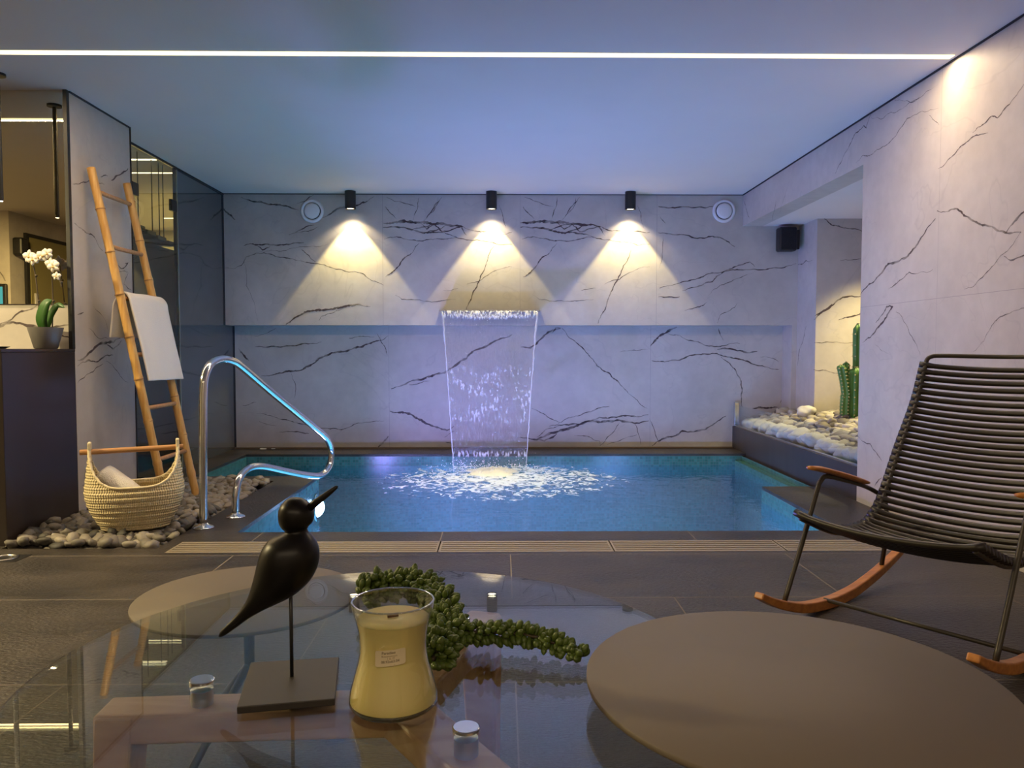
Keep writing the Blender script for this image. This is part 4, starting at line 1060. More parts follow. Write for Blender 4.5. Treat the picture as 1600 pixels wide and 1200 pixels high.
def cloth(name, rows, thick, mat, root=None, seed=0, amp=0.004):
    """rows: list of (left point, right point) pairs"""
    nU = 26; vs = []
    A = cat([Vector(a) for a, b in rows], 5); B_ = cat([Vector(b) for a, b in rows], 5)
    for i, (p, q) in enumerate(zip(A, B_)):
        for k in range(nU + 1):
            t = k / nU; v = p.lerp(q, t)
            v = v + Vector((amp * noise.noise(Vector((t * 5, i * 0.05, seed))) * 2, 0, amp * 0.8 * noise.noise(Vector((t * 3, i * 0.2, seed + 5)))))
            vs.append(v)
    n = len(A)
    o = mesh_obj(name, vs, [(i * (nU + 1) + k, i * (nU + 1) + k + 1, (i + 1) * (nU + 1) + k + 1, (i + 1) * (nU + 1) + k) for i in range(n - 1) for k in range(nU)], mat, smooth=True)
    md = o.modifiers.new('thick', 'SOLIDIFY'); md.thickness = thick; md.offset = 0
    md2 = o.modifiers.new('bev', 'BEVEL'); md2.width = thick * 0.3; md2.segments = 2
    if root: keep(o, root)
    return o
rows = []
for z in (0.735, 0.80, 0.92, 1.05, 1.15, 1.20):
    c = lad(0, z).x + 0.034
    sl = (1.2 - z) * 0.02
    rows.append(((c - 0.006, 4.345 + sl, z + 0.006), (c + 0.012, 4.775 + sl * .6, z)))
rows.append(((lad(0, 1.225).x + 0.016, 4.345, 1.232), (lad(0, 1.225).x + 0.02, 4.775, 1.232)))
rows.append(((lad(0, 1.22).x - 0.012, 4.345, 1.232), (lad(0, 1.22).x - 0.012, 4.775, 1.228)))
for z in (1.18, 1.08, 0.985):
    rows.append(((-2.17 - (1.2 - z) * 0.14, 4.34, z), (-2.17 - (1.2 - z) * 0.1, 4.66, z)))
o = cloth('towel', rows, 0.011, TOWEL, seed=3)
tag(o, 'white towel draped over a rung of the bamboo ladder', 'towel')

# ------------------------------------------------------------ woven basket with a rolled towel
BX, BY, BZ = -1.825, 3.815, 0.035
r = empty('woven_basket', (BX, BY, BZ), R(24), label='cream woven basket with wooden rod handle on the grey pebbles', cat_='basket')
WEAVE = weave_mat('cream_woven_cord', (0.80, 0.66, 0.40), 11, 8)
def basket_pt(a, t, inset=0.0):
    # t 0..1 from foot to rim ; the rim dips at the long sides and rises to the two ends
    ca, sa = math.cos(a), math.sin(a)
    ex = abs(ca) ** 3.2
    rim = 0.215 + 0.155 * ex + (0.05 * ex ** 6)
    z = rim * t
    zz = z / 0.36
    rx = 0.150 + 0.075 * math.sin(min(1, zz / 0.55) * math.pi / 2) - 0.020 * max(0, zz - 0.55) / 0.45
    ry = 0.092 + 0.045 * math.sin(min(1, zz / 0.5) * math.pi / 2) - 0.05 * max(0, zz - 0.5) / 0.5
    bulge = 0.0022 * math.sin(z * 2 * math.pi / 0.030)
    sgn = lambda v: (1 if v >= 0 else -1)
    x = (rx + bulge - inset) * sgn(ca) * abs(ca) ** 0.8; y = (ry + bulge - inset) * sgn(sa) * abs(sa) ** 0.8
    return Vector((x, y, z))
NA, NT = 96, 48
vs = []
for j in range(NT + 1):
    for k in range(NA): vs.append(basket_pt(2 * math.pi * k / NA, j / NT))
fs = [(j * NA + k, j * NA + (k + 1) % NA, (j + 1) * NA + (k + 1) % NA, (j + 1) * NA + k) for j in range(NT) for k in range(NA)]
fs.append(tuple(range(NA - 1, -1, -1)))
o = mesh_obj('body', vs, fs, WEAVE, r, smooth=True)
uv = o.data.uv_layers.new(name='uv')
for p in o.data.polygons:
    for li in p.loop_indices:
        v = o.data.vertices[o.data.loops[li].vertex_index].co
        uv.data[li].uv = (math.atan2(v.y, v.x) / 2.0, v.z * 3)
md = o.modifiers.new('thick', 'SOLIDIFY'); md.thickness = 0.008; md.offset = -1
m = MB(); pts = [basket_pt(2 * math.pi * k / 120, 1.0) for k in range(121)]
m.tube(pts, 0.0062, 10, caps=False); m.build('rim_binding', simple('cream_binding', (0.80, 0.68, 0.44), 0.8, bump=0.4, bscale=120), r, smooth=True)
for s in (-1, 1):
    m = MB(); m.box(s * 0.196 - 0.008, s * 0.196 + 0.008, -0.027, 0.027, 0.30, 0.432); m.build('handle_tab', bpy.data.materials['cream_binding'], r, bevel=0.004)
m = MB(); m.tube([(-0.238, 0, 0.385), (0, 0, 0.387), (0.222, 0, 0.39)], 0.0135, 16); m.build('rod_handle', DOWEL, r, auto=50)
r2 = empty('rolled_towel', (BX, BY, BZ), R(24), label='cream rolled towel inside the woven basket', cat_='towel')
m = MB()
ax0 = Vector((-0.150, 0.02, 0.275)); ax1 = Vector((0.05, -0.02, 0.10))
d = (ax1 - ax0); pts = [ax0 + d * t for t in (-0.03, 0.0, 0.02, 0.1, 0.5, 0.9, 0.98, 1.0)]
m.tube(pts, [0.02, 0.045, 0.054, 0.058, 0.060, 0.058, 0.05, 0.03], 28); m.build('roll', TOWEL, r2, smooth=True)

# ------------------------------------------------------------ pebbles
def pebble_mesh(name, seed, mat, flat, rough=0.12, sub=3):
    bm = bmesh.new(); bmesh.ops.create_icosphere(bm, subdivisions=sub, radius=1.0)
    for v in bm.verts:
        n1 = noise.noise(v.co * 1.1 + Vector((seed * 7.3, seed, 0))); n2 = noise.noise(v.co * 2.6 + Vector((0, seed * 3.1, seed)))
        v.co *= 1 + 0.30 * n1 + rough * n2
        v.co.x *= 1.15; v.co.z *= flat
    for f in bm.faces: f.smooth = True
    me = bpy.data.meshes.new(name); bm.to_mesh(me); bm.free(); me.materials.append(mat)
    return me
def scatter(n_ind, pts, meshes, name, label, group, stuff_label, sizes):
    """pts: (x, y, z, depth key); the first n_ind as single stones, the rest as one layer"""
    rest = MB()
    for i, (x, y, z) in enumerate(pts):
        s = random.uniform(*sizes); me = random.choice(meshes)
        tl = 0.7 if name == 'grey_pebble' else 0.4
        rot = (random.uniform(-tl, tl), random.uniform(-tl, tl), random.uniform(0, 6.28))
        if i < n_ind:
            o = bpy.data.objects.new(name, me); C.objects.link(o)
            o.location = (x, y, z); o.rotation_euler = rot; o.scale = (s, s * random.uniform(.75, 1), s * random.uniform(.8, 1.1))
            tag(o, label, 'pebble', group)
        else:
            M = Matrix.Translation((x, y, z)) @ Matrix.Rotation(rot[2], 4, 'Z') @ Matrix.Diagonal((s, s * .85, s * .9, 1))
            rest.add([M @ v.co for v in me.vertices], [tuple(p.vertices) for p in me.polygons])
    if rest.v:
        o = rest.build(name + '_layer', meshes[0].materials[0], smooth=True)
        tag(o, stuff_label, 'pebbles', kind='stuff')
grey = [pebble_mesh('grey_pebble', i, GREY_STONE, 0.62 + 0.06 * (i % 3), 0.30, 2) for i in range(8)]
cands = []
st = 0.044
y = 3.555
while y < 5.33:
    x = (XP if y < 4.857 else XG) + 0.03
    while x < -1.61:
        px, py = x + random.uniform(-.012, .012), y + random.uniform(-.012, .012)
        if px < -1.617 and py > 3.553:
            hz = 0.0 + 0.030 * max(0, noise.noise(Vector((px * 4, py * 4, 0)))) + 0.012 * min(1, (-1.6 - px) / 0.4) * (1 if py < 4.3 else .4)
            cands.append((px, py, hz + random.uniform(-0.010, 0.018)))
        x += st
    y += st
cands.sort(key=lambda p: p[1] + random.uniform(-.05, .05))
# keep stones out from under basket and ladder feet so that these stand on them
top = []; low = []
for c in cands:
    dx, dy = c[0] - BX, c[1] - BY
    if (dx / 0.17) ** 2 + (dy / 0.11) ** 2 < 1: low.append((c[0], c[1], 0.010)); continue
    top.append(c)
scatter(300, top, grey, 'grey_pebble', 'smooth grey pebble in the bed under the ladder and basket', 'grey pebbles of the left bed', 'farther grey pebbles of the left bed', (0.025, 0.037))
under = MB()
for k in range(420):
    px = random.uniform(XP + .02, -1.625); py = random.uniform(3.56, 5.33); s = random.uniform(.024, .032); me = random.choice(grey)
    M = Matrix.Translation((px, py, -0.022)) @ Matrix.Rotation(random.uniform(0, 6), 4, 'Z') @ Matrix.Diagonal((s, s, s * .8, 1))
    under.add([M @ v.co for v in me.vertices], [tuple(p.vertices) for p in me.polygons])
for c in low:
    me = random.choice(grey); M = Matrix.Translation(c) @ Matrix.Diagonal((.03, .028, .026, 1)); under.add([M @ v.co for v in me.vertices], [tuple(p.vertices) for p in me.polygons])
o = under.build('grey_pebble_underlayer', GREY_STONE, smooth=True); tag(o, 'lower layer of grey pebbles under the basket and ladder', 'pebbles', kind='stuff')

pale = [pebble_mesh('pale_pebble', 20 + i, NICHE_STONE, 0.52 + 0.06 * (i % 3), 0.16, 2) for i in range(8)]
def bed_h(x, y):
    t = min(1, max(0, (x - 2.20) / 0.45)); return 0.215 + 0.155 * t ** 0.8 + 0.03 * noise.noise(Vector((x * 3, y * 3, 1)))
cands = []
y = 4.68
while y < 7.05:
    x = 2.34
    while x < (2.60 if y > 6.84 else (4.3 if y < 6.42 else 2.62)):
        cands.append((x + random.uniform(-.02, .02), min(y + random.uniform(-.02, .02), 6.43 if x > 2.62 else 7.05), bed_h(x, y) + random.uniform(-.012, .012)))
        x += 0.062
    y += 0.062
def vis(p):
    # how far to the right of the wall end the stone hides, seen from the room
    return (p[0] / p[1] - 2.145 / 4.6) * 8 - 0.1 * p[1]
cands.sort(key=vis)
scatter(300, cands[:900], pale, 'pale_pebble', 'pale cream or grey pebble heaped in the planter niche', 'pale pebbles of the planter niche', 'further pale pebbles in the planter niche', (0.034, 0.056))
white = [pebble_mesh('white_boulder', 40 + i, WHITE_STONE, 0.72, 0.2, 3) for i in range(6)]
y = 7.0; k = 0
while y > 4.66:
    o = bpy.data.objects.new('white_boulder', random.choice(white)); C.objects.link(o)
    s = random.uniform(0.062, 0.085)
    o.location = (2.262 + random.uniform(-.012, .02), y, 0.245 + random.uniform(-.01, .02)); o.rotation_euler = (random.uniform(-.3, .3), random.uniform(-.3, .3), random.uniform(0, 6)); o.scale = (s * .85, s, s * .95)
    tag(o, 'rounded white boulder in the row behind the clear glass edge', 'boulder', 'white boulders along the planter edge')
    y -= s * 1.45; k += 1
o = bpy.data.objects.new('white_boulder', white[2]); C.objects.link(o); o.location = (2.56, 6.42, 0.395); o.scale = (0.066, 0.065, 0.075)
tag(o, 'single large white boulder on top of the heap at the niche corner', 'boulder')
m = MB(); m.add([(2.2, 4.6, .19), (2.35, 4.6, .22), (2.6, 4.6, .30), (4.49, 4.6, .31), (2.2, 6.87, .19), (2.35, 6.87, .22), (2.6, 6.45, .30), (4.49, 6.45, .31)], [(0, 1, 5, 4), (1, 2, 6, 5), (2, 3, 7, 6)])
o = m.build('planter_gravel', simple('gravel_dark', (0.2, 0.18, 0.16), 0.9, bump=1, bscale=60)); tag(o, 'gravel base under the pale pebbles of the niche', 'gravel', kind='stuff')
for x, y, s in ((-2.19, 7.02, .028), (-2.10, 7.03, .018)):
    o = bpy.data.objects.new('white_pebble', white[1]); C.objects.link(o); o.location = (x, y, 0.008); o.scale = (s, s * .7, s * .5)
    tag(o, {-2.19: 'larger of two small white pebbles on the coping under the back wall', -2.10: 'smaller of two small white pebbles on the coping under the back wall'}[x], 'pebble')

# clear glass edge of the planter with its clamps
r = empty('planter_glass_edge', (XR + .025, 5.8, 0.205), label='low clear glass upstand on the dark planter wall', cat_='glass edge')
m = MB(); m.box(XR + 0.018, XR + 0.028, 4.60, 7.09, 0.207, 0.405); keep(m.build('pane', thin_glass('edge_glass', (0.93, 0.96, 0.98), 1.4)), r)
m = MB(); m.box(XR + 0.002, XR + 0.045, 7.055, 7.09, 0.205, 0.43); keep(m.build('clamp', CHROME, bevel=0.006), r)
m = MB(); m.box(XR + 0.012, XR + 0.034, 4.60, 7.06, 0.205, 0.215); keep(m.build('channel', STEEL), r)

# cactus
CACT = simple('cactus_green', (0.09, 0.22, 0.05), 0.5, var=0.3, bscale=12)
SPINE = simple('pale_spines', (0.60, 0.52, 0.25), 0.7)
r = empty('columnar_cactus', (2.72, 5.9, 0.30), label='green ribbed columnar cactus with side arms in the planter niche', cat_='cactus')
def cact(path, rad, ribs=5):
    pts = cat(path, 10); m = MB(); sp = MB(); nA = ribs * 6; n = len(pts); vs = []
    for i, p in enumerate(pts):
        t = i / (n - 1); q = rad * (0.55 + 0.45 * min(1, t * 6)) * (1 if t < .92 else max(.15, math.sqrt(max(0, 1 - ((t - .92) / .08) ** 2))))
        for k in range(nA):
            a = 2 * math.pi * k / nA
            rr = q * (0.60 + 0.40 * (0.5 + 0.5 * math.cos(a * ribs)) ** 1.6)
            vs.append(p + Vector((math.cos(a) * rr, math.sin(a) * rr, 0)))
        if i % 2 == 0:
            for k in range(ribs):
                a = 2 * math.pi * k / ribs
                blob(sp, p + Vector((math.cos(a) * q * 1.02, math.sin(a) * q * 1.02, 0)), 0.006)
    m.add(vs, [(i * nA + k, i * nA + (k + 1) % nA, (i + 1) * nA + (k + 1) % nA, (i + 1) * nA + k) for i in range(n - 1) for k in range(nA)] + [tuple((n - 1) * nA + k for k in range(nA))])
    o = keep(m.build('stem', CACT, smooth=True), r)
    q = sp.build('spines', SPINE); q.parent = o; q.matrix_parent_inverse = Matrix.Identity(4); q['kind'] = 'stuff'
    q.matrix_parent_inverse = Matrix.Identity(4)
cact([(2.735, 5.9, 0.30), (2.735, 5.9, 0.5), (2.735, 5.9, 0.78)], 0.075, 6)
cact([(2.765, 5.93, 0.32), (2.762, 5.93, 0.7), (2.755, 5.93, 1.12)], 0.038, 5)
cact([(2.655, 5.9, 0.32), (2.650, 5.9, 0.45), (2.655, 5.9, 0.58)], 0.036, 5)
cact([(2.665, 5.9, 0.52), (2.64, 5.89, 0.66), (2.605, 5.88, 0.80)], 0.034, 5)
cact([(2.675, 5.92, 0.56), (2.668, 5.92, 0.68), (2.664, 5.92, 0.82)], 0.028, 5)

# ------------------------------------------------------------ rocking chair
ANG = R(37.5)
cv = Vector((math.cos(ANG), math.sin(ANG), 0)); cu = Vector((cv.y, -cv.x, 0))
CA = Vector((0.938, 2.512, 0)); CW = 0.632
def ch(u, v, z): return CA + cu * u + cv * v + Vector((0, 0, z))
r = empty('rocking_chair', CA + cu * 0.316 + cv * 0.33, label='rocking chair with dark brown lamella seat, steel frame and wooden rockers', cat_='chair')
low = [(-0.150, 0.118), (-0.08, 0.082), (0.0, 0.050), (0.12, 0.016), (0.26, 0.001), (0.36, 0.000), (0.47, 0.010), (0.58, 0.033), (0.68, 0.060), (0.78, 0.094), (0.84, 0.118)]
for s, u in ((0, 0.0), (1, CW)):
    lp = cat([Vector((v, z, 0)) for v, z in low], 5); n = len(lp); m = MB(); vs = []
    for i, p in enumerate(lp):
        t = i / (n - 1); th = 0.022 + 0.016 * math.sin(math.pi * t)
        d = (lp[min(n - 1, i + 1)] - lp[max(0, i - 1)]).normalized(); nn = Vector((-d.y, d.x, 0))
        for (du, k) in ((-0.017, 0), (0.017, 0), (0.017, 1), (-0.017, 1)):
            q = p + nn * (th * k); vs.append(ch(u + du, q.x, q.y))
    fs = [(4 * i + k, 4 * i + (k + 1) % 4, 4 * i + 4 + (k + 1) % 4, 4 * i + 4 + k) for i in range(n - 1) for k in range(4)] + [(3, 2, 1, 0), (4 * n - 4, 4 * n - 3, 4 * n - 2, 4 * n - 1)]
    m.add(vs, fs); keep(m.build('rocker', ROCKER_WOOD, bevel=0.005, seg=3), r)
    # one bent tube: front leg, arm support, back to the seat rail
    pts = cat([ch(u, v, z) for v, z in ((0.0, 0.075), (0.10, 0.255), (0.195, 0.435), (0.215, 0.460), (0.25, 0.473), (0.36, 0.450), (0.48, 0.420), (0.56, 0.395))] + [ch(u + (0.035 if s == 0 else -0.035), 0.60, 0.37), ch(u + (0.045 if s == 0 else -0.045), 0.625, 0.40)], 5)
    m = MB(); m.tube(pts, 0.0085, 12); keep(m.build('front_leg', TUBE_PAINT, smooth=True), r)
    ui = u + (0.035 if s == 0 else -0.035)
    m = MB(); m.tube([ch(ui, 0.60, 0.40), ch(ui, 0.635, 0.24), ch(u, 0.665, 0.085)], 0.0085, 12); keep(m.build('rear_leg', TUBE_PAINT, smooth=True), r)
    # wooden armrest: flat bar, rounded and thinning to the ends
    ap = cat([Vector((v, z, 0)) for v, z in ((0.150, 0.508), (0.22, 0.496), (0.36, 0.462), (0.48, 0.430), (0.53, 0.418))], 5); n = len(ap); m = MB(); vs = []
    for i, p in enumerate(ap):
        t = i / (n - 1); w = 0.027 * (0.35 + 0.65 * math.sin(math.pi * min(1, max(0, t * .9 + .05))) ** 0.4); th = 0.019 * (0.4 + 0.6 * math.sin(math.pi * (t * .9 + .05)) ** 0.5)
        for k in range(12):
            a_ = 2 * math.pi * k / 12; vs.append(ch(u + math.cos(a_) * w, p.x, p.y + math.sin(a_) * th * 0.6 + 0.004))
    fs = [(12 * i + k, 12 * i + (k + 1) % 12, 12 * i + 12 + (k + 1) % 12, 12 * i + 12 + k) for i in range(n - 1) for k in range(12)] + [tuple(range(11, -1, -1)), tuple(12 * n - 12 + k for k in range(12))]
    m.add(vs, fs); keep(m.build('armrest', ROCKER_WOOD, smooth=True), r)
m = MB(); m.tube([ch(0.0, 0.25, 0.035), ch(CW, 0.25, 0.035)], 0.007, 12); keep(m.build('cross_bar', TUBE_PAINT, smooth=True), r)
# the two side rails of the shell: seat curve rising into the back
shell = [(0.0, 0.380), (0.05, 0.360), (0.13, 0.328), (0.22, 0.300), (0.32, 0.285), (0.40, 0.283), (0.455, 0.293), (0.52, 0.335), (0.582, 0.408), (0.676, 0.545), (0.80, 0.711), (0.874, 0.857)]
sp = cat([Vector((v, z, 0)) for v, z in shell], 10)
U0, U1 = 0.055, CW - 0.055
for u in (U0, U1):
    m = MB(); m.tube([ch(u, p.x, p.y - 0.012 if p.x < .45 else p.y) for p in sp], 0.0085, 12); keep(m.build('side_rail', TUBE_PAINT, smooth=True), r)
tv, tz = 0.905, 0.918
m = MB(); m.tube(cat([ch(U0, 0.874, 0.852), ch(U0, 0.884, 0.876), ch(U0 + 0.012, 0.893, 0.889), ch(U0 + 0.05, 0.908, 0.893), ch((U0 + U1) / 2, 0.936, 0.890), ch(U1 - 0.05, 0.908, 0.893), ch(U1 - 0.012, 0.893, 0.889), ch(U1, 0.884, 0.876), ch(U1, 0.874, 0.852)], 6), 0.0085, 12)
keep(m.build('top_bar', TUBE_PAINT, smooth=True), r)
# lamellas, evenly spaced along the curve
L_ = [0.0]
for a_, b_ in zip(sp, sp[1:]): L_.append(L_[-1] + (b_ - a_).length)
tot = L_[-1] - 0.004; N_ = 43
def at(s_):
    for i in range(len(sp) - 1):
        if L_[i + 1] >= s_:
            t = (s_ - L_[i]) / (L_[i + 1] - L_[i]); p = sp[i].lerp(sp[i + 1], t); d = (sp[i + 1] - sp[i]).normalized(); return p, d
    return sp[-1], (sp[-1] - sp[-2]).normalized()
for k in range(N_):
    p, d = at(0.004 + tot * k / (N_ - 1))
    nrm = Vector((d.y, -d.x, 0))            # away from the sitter
    isback = p.x > 0.50
    bow = 0.042 if isback else 0.030
    pts = []; rs = []
    for i in range(25):
        t = i / 24; u = U0 - 0.022 + (U1 - U0 + 0.044) * t
        e = 4 * t * (1 - t)
        q = p + nrm * (bow * e ** 0.8 - 0.006)
        pts.append(ch(u, q.x, q.y)); rs.append(0.0098 if 1 < i < 23 else 0.0125)
    m = MB(); m.tube(pts, rs, 10)
    keep(m.build('lamella', LAMELLA, smooth=True), r)

# ------------------------------------------------------------ tables
GZ = 0.44
GLASS = thin_glass('smoked_table_glass', (0.88, 0.91, 0.90), 1.52, gain=1.05)
r = empty('glass_coffee_table', (-0.187, 1.146, 0), label='large round clear glass coffee table on three wooden legs', cat_='table')
m = MB(); m.lathe([(0, GZ), (0.498, GZ), (0.503, GZ - 0.002), (0.503, GZ - 0.008), (0.498, GZ - 0.010), (0, GZ - 0.010)], (-0.187, 1.146, 0), 160); keep(m.build('glass_top', GLASS, auto=12), r)
hub = Vector((-0.150, 1.105, 0))
caps = [(-0.433, 1.091), (-0.046, 0.947), (-0.075, 1.345)]
for cx, cy in caps:
    e = Vector((cx, cy, 0)) - hub; L = e.length; d = e.normalized(); sd = Vector((-d.y, d.x, 0))
    outer = hub + d * (L + 0.14)
    # arm of solid oak running out to the leg
    A_, B_ = hub - d * 0.02, outer
    hw_ = 0.036
    vs = []
    for (P_, w_) in ((A_, hw_), (B_, hw_ * 0.9)):
        for q in (-1, 1):
            for z in (GZ - 0.075, GZ - 0.032): vs.append(P_ + sd * q * w_ + Vector((0, 0, z)))
    m = MB(); m.add(vs, [(0, 1, 3, 2), (4, 6, 7, 5), (0, 4, 5, 1), (2, 3, 7, 6), (1, 5, 7, 3), (0, 2, 6, 4)])
    keep(m.build('arm', OAK, bevel=0.006, seg=3), r)
    # leg going down and slightly outward
    vs = []
    for t, (zz, out_, w_) in enumerate(((GZ - 0.034, 0.0, 0.036), (0.0, 0.03, 0.024))):
        cc = outer + d * (out_ - 0.03)
        for (sx, sy) in ((-1, -1), (1, -1), (1, 1), (-1, 1)):
            vs.append(cc + d * sx * w_ * 0.75 + sd * sy * w_ + Vector((0, 0, zz)))
    m = MB(); m.add(vs, [(3, 2, 1, 0), (4, 5, 6, 7), (0, 1, 5, 4), (1, 2, 6, 5), (2, 3, 7, 6), (3, 0, 4, 7)][:6])
    keep(m.build('leg', OAK, bevel=0.006, seg=3), r)
    m = MB(); m.lathe([(0, GZ - 0.034), (0.0155, GZ - 0.034), (0.0155, GZ - 0.0102), (0, GZ - 0.0102)], (cx, cy, 0), 36); keep(m.build('steel_spacer', STEEL, auto=15), r)
    m = MB(); m.lathe([(0, GZ), (0.0175, GZ), (0.0175, GZ + 0.003), (0.016, GZ + 0.004), (0, GZ + 0.004)], (cx, cy, 0), 36); keep(m.build('steel_cap', CHROME, auto=15), r)

def disc_table(name, cx, cy, z, rad, label, ang0, hubz):
    r = empty(name, (cx, cy, 0), R(ang0), label=label, cat_='table')
    m = MB(); m.lathe([(0, z), (rad - 0.001, z), (rad, z - 0.001), (rad, z - 0.007), (rad - 0.001, z - 0.008), (0, z - 0.008)], n=160); m.build('tabletop', TAUPE, r, auto=50)
    m = MB(); m.lathe([(0, z - 0.008), (0.05, z - 0.008), (0.03, z - 0.03), (0.012, z - 0.09), (0.012, hubz), (0.022, hubz - 0.02), (0, hubz - 0.02)], n=24); m.build('pedestal', TUBE_PAINT, r, smooth=True)
    for k in range(3):
        A_ = R(120 * k); m = MB()
        m.tube([(0, 0, hubz), (math.cos(A_) * rad * 0.9, math.sin(A_) * rad * 0.9, 0.008)], 0.009, 12); m.build('leg', TUBE_PAINT, r, smooth=True)
disc_table('round_side_table', -0.588, 1.761, 0.35, 0.249, 'low round taupe side table behind the left rim of the glass table', -110, 0.19)
disc_table('round_side_table', 0.385, 0.998, 0.478, 0.272, 'round taupe side table in the right foreground overlapping the glass table', 60, 0.20)

# ------------------------------------------------------------ bird figurine
BK = simple('black_lacquered_wood', (0.006, 0.0045, 0.004), 0.36, spec=0.3)
r = empty('bird_figurine', (-0.299, 1.073, GZ), label='black carved bird with long beak on a rod and square base', cat_='figurine')
z0, z1 = GZ + 0.0003, GZ + 0.010
q = [(-0.348, 0.990), (-0.225, 1.013), (-0.249, 1.154), (-0.377, 1.135)]
m = MB(); m.add([(x, y, z0) for x, y in q] + [(x, y, z1) for x, y in q], [(3, 2, 1, 0), (4, 5, 6, 7), (0, 1, 5, 4), (1, 2, 6, 5), (2, 3, 7, 6), (3, 0, 4, 7)])
keep(m.build('base', simple('dark_wood_base', (0.022, 0.016, 0.012), 0.5, var=0.2, bscale=30), bevel=0.0012), r)
BYY = 1.085
m = MB(); m.tube([(-0.302, BYY, z1), (-0.302, BYY, 0.585)], 0.0027, 12); keep(m.build('rod', BLACK, smooth=True), r)
body = [((-0.4045, 0.5085), .0018), ((-0.400, 0.5125), .0042), ((-0.392, 0.5195), .0055), ((-0.380, 0.5295), .0068), ((-0.367, 0.5415), .0088), ((-0.352, 0.556), .0145), ((-0.337, 0.5725), .0240), ((-0.3230, 0.589), .0335), ((-0.3110, 0.606), .0395),
        ((-0.3020, 0.622), .0405), ((-0.2960, 0.638), .0362), ((-0.2935, 0.650), .0270), ((-0.2930, 0.6575), .0178), ((-0.2932, 0.661), .0155), ((-0.2935, 0.664), .0172), ((-0.2940, 0.671), .0226), ((-0.2930, 0.682), .0252), ((-0.2915, 0.693), .0234), ((-0.2900, 0.702), .0165), ((-0.289, 0.7065), .0085), ((-0.2888, 0.7078), .001)]
pts = [Vector((x, BYY, z)) for (x, z), _ in body]; rs = [q_ for _, q_ in body]
P2 = cat(pts, 3); R2 = [v.x for v in cat([Vector((q_, 0, 0)) for q_ in rs], 3)]
m = MB(); m.tube(P2, [max(0.0008, q_) for q_ in R2], 36); keep(m.build('body', BK, smooth=True), r)
bp = [Vector((-0.277, BYY - .004, 0.691)), Vector((-0.262, BYY - .006, 0.703)), Vector((-0.245, BYY - .008, 0.7155)), Vector((-0.2335, BYY - .009, 0.7245)), Vector((-0.2315, BYY - .009, 0.7260))]
m = MB(); m.tube(bp, [.0062, .0052, .0040, .0026, .0006], 16); keep(m.build('beak', BK, smooth=True), r)

# ------------------------------------------------------------ candle in hourglass jar
CX, CY = -0.147, 1.018
r = empty('jar_candle', (CX, CY, GZ), label='cream wax candle in a waisted clear glass jar with price sticker', cat_='candle')
JG = thin_glass('jar_glass', (0.90, 0.91, 0.88), 1.5, gain=1.8)
outp = [(0, 0.0005), (0.050, 0.0005), (0.0575, 0.004), (0.0592, 0.010), (0.0575, 0.022), (0.0520, 0.042), (0.0468, 0.062), (0.0448, 0.080), (0.0462, 0.100), (0.0500, 0.118), (0.0538, 0.131), (0.0548, 0.139), (0.0542, 0.1425)]
def smooth_prof(p): return [(v.x, v.y) for v in cat([Vector((a, b, 0)) for a, b in p], 4)]
op = smooth_prof(outp[1:])
m = MB(); m.lathe([(0, 0.0005)] + op + [(a_ - 0.0016, b_) for a_, b_ in reversed(op) if b_ > 0.116], n=96); m.build('glass_jar', JG, r, smooth=True)
m = MB(); m.lathe([(0.0530, 0.1418), (0.0545, 0.1432), (0.0556, 0.1420), (0.0548, 0.1405), (0.0530, 0.1418)], n=96); m.build('rim', thin_glass('rim_glass', (0.8, 0.82, 0.78), 2.2, gain=2.2), r, smooth=True)
m = MB(); m.lathe([(0.040, 0.0012), (0.056, 0.0012), (0.0590, 0.006), (0.0575, 0.0085), (0.052, 0.0065), (0.040, 0.005), (0.040, 0.0012)], n=96); m.build('thick_foot', thin_glass('foot_glass', (0.55, 0.50, 0.35), 1.6, gain=1.4), r, smooth=True)
WAX = simple('cream_wax', (0.93, 0.76, 0.30), 0.45, sss=0.25)
wp = [(max(0, a - 0.0018), b) for a, b in op if 0.008 < b < 0.120]
m = MB(); m.lathe([(0, 0.009), (wp[0][0] - 0.006, 0.009)] + wp + [(wp[-1][0] - 0.002, wp[-1][1] + 0.0015), (0, wp[-1][1] + 0.001)], n=96); m.build('wax', WAX, r, auto=60)
topz = wp[-1][1] + 0.001
m = MB(); m.box(-0.0075, 0.0075, -0.0008, 0.0008, topz - 0.004, topz + 0.005, M=Matrix.Rotation(R(25), 4, 'Z')); m.build('wooden_wick', simple('charred_wick', (0.12, 0.05, 0.02), 0.8), r)
# sticker wrapped on the front of the jar (towards the camera)
def jar_r(z):
    for (a, b), (c, d) in zip(op, op[1:]):
        if b <= z <= d: return a + (c - a) * (z - b) / (d - b)
    return op[-1][0]
SA = math.atan2(-CY, -CX)           # direction from the candle to the viewer
def wrap(sx, sz, off=0.0008):
    """sx metres to the viewer's right, sz height"""
    rr = jar_r(sz) + off; a_ = SA + (sx - 0.004) / 0.0455
    return Vector((math.cos(a_) * rr, math.sin(a_) * rr, sz))
vs = []; nU, nV = 20, 12; W_, Hh = 0.0200, 0.0105; z_c = 0.0815
tilt = 0.10
for j in range(nV + 1):
    for i in range(nU + 1):
        sx = (i / nU * 2 - 1) * W_; sz = (j / nV * 2 - 1) * Hh
        # rounded corners
        ex = max(0, abs(sx) - (W_ - 0.003)); ez = max(0, abs(sz) - (Hh - 0.003)); k_ = math.hypot(ex, ez)
        if k_ > 0.003 and ex > 0 and ez > 0:
            sx = math.copysign(W_ - 0.003 + ex * 0.003 / k_, sx); sz = math.copysign(Hh - 0.003 + ez * 0.003 / k_, sz)
        vs.append(wrap(sx, z_c + sz + sx * tilt))
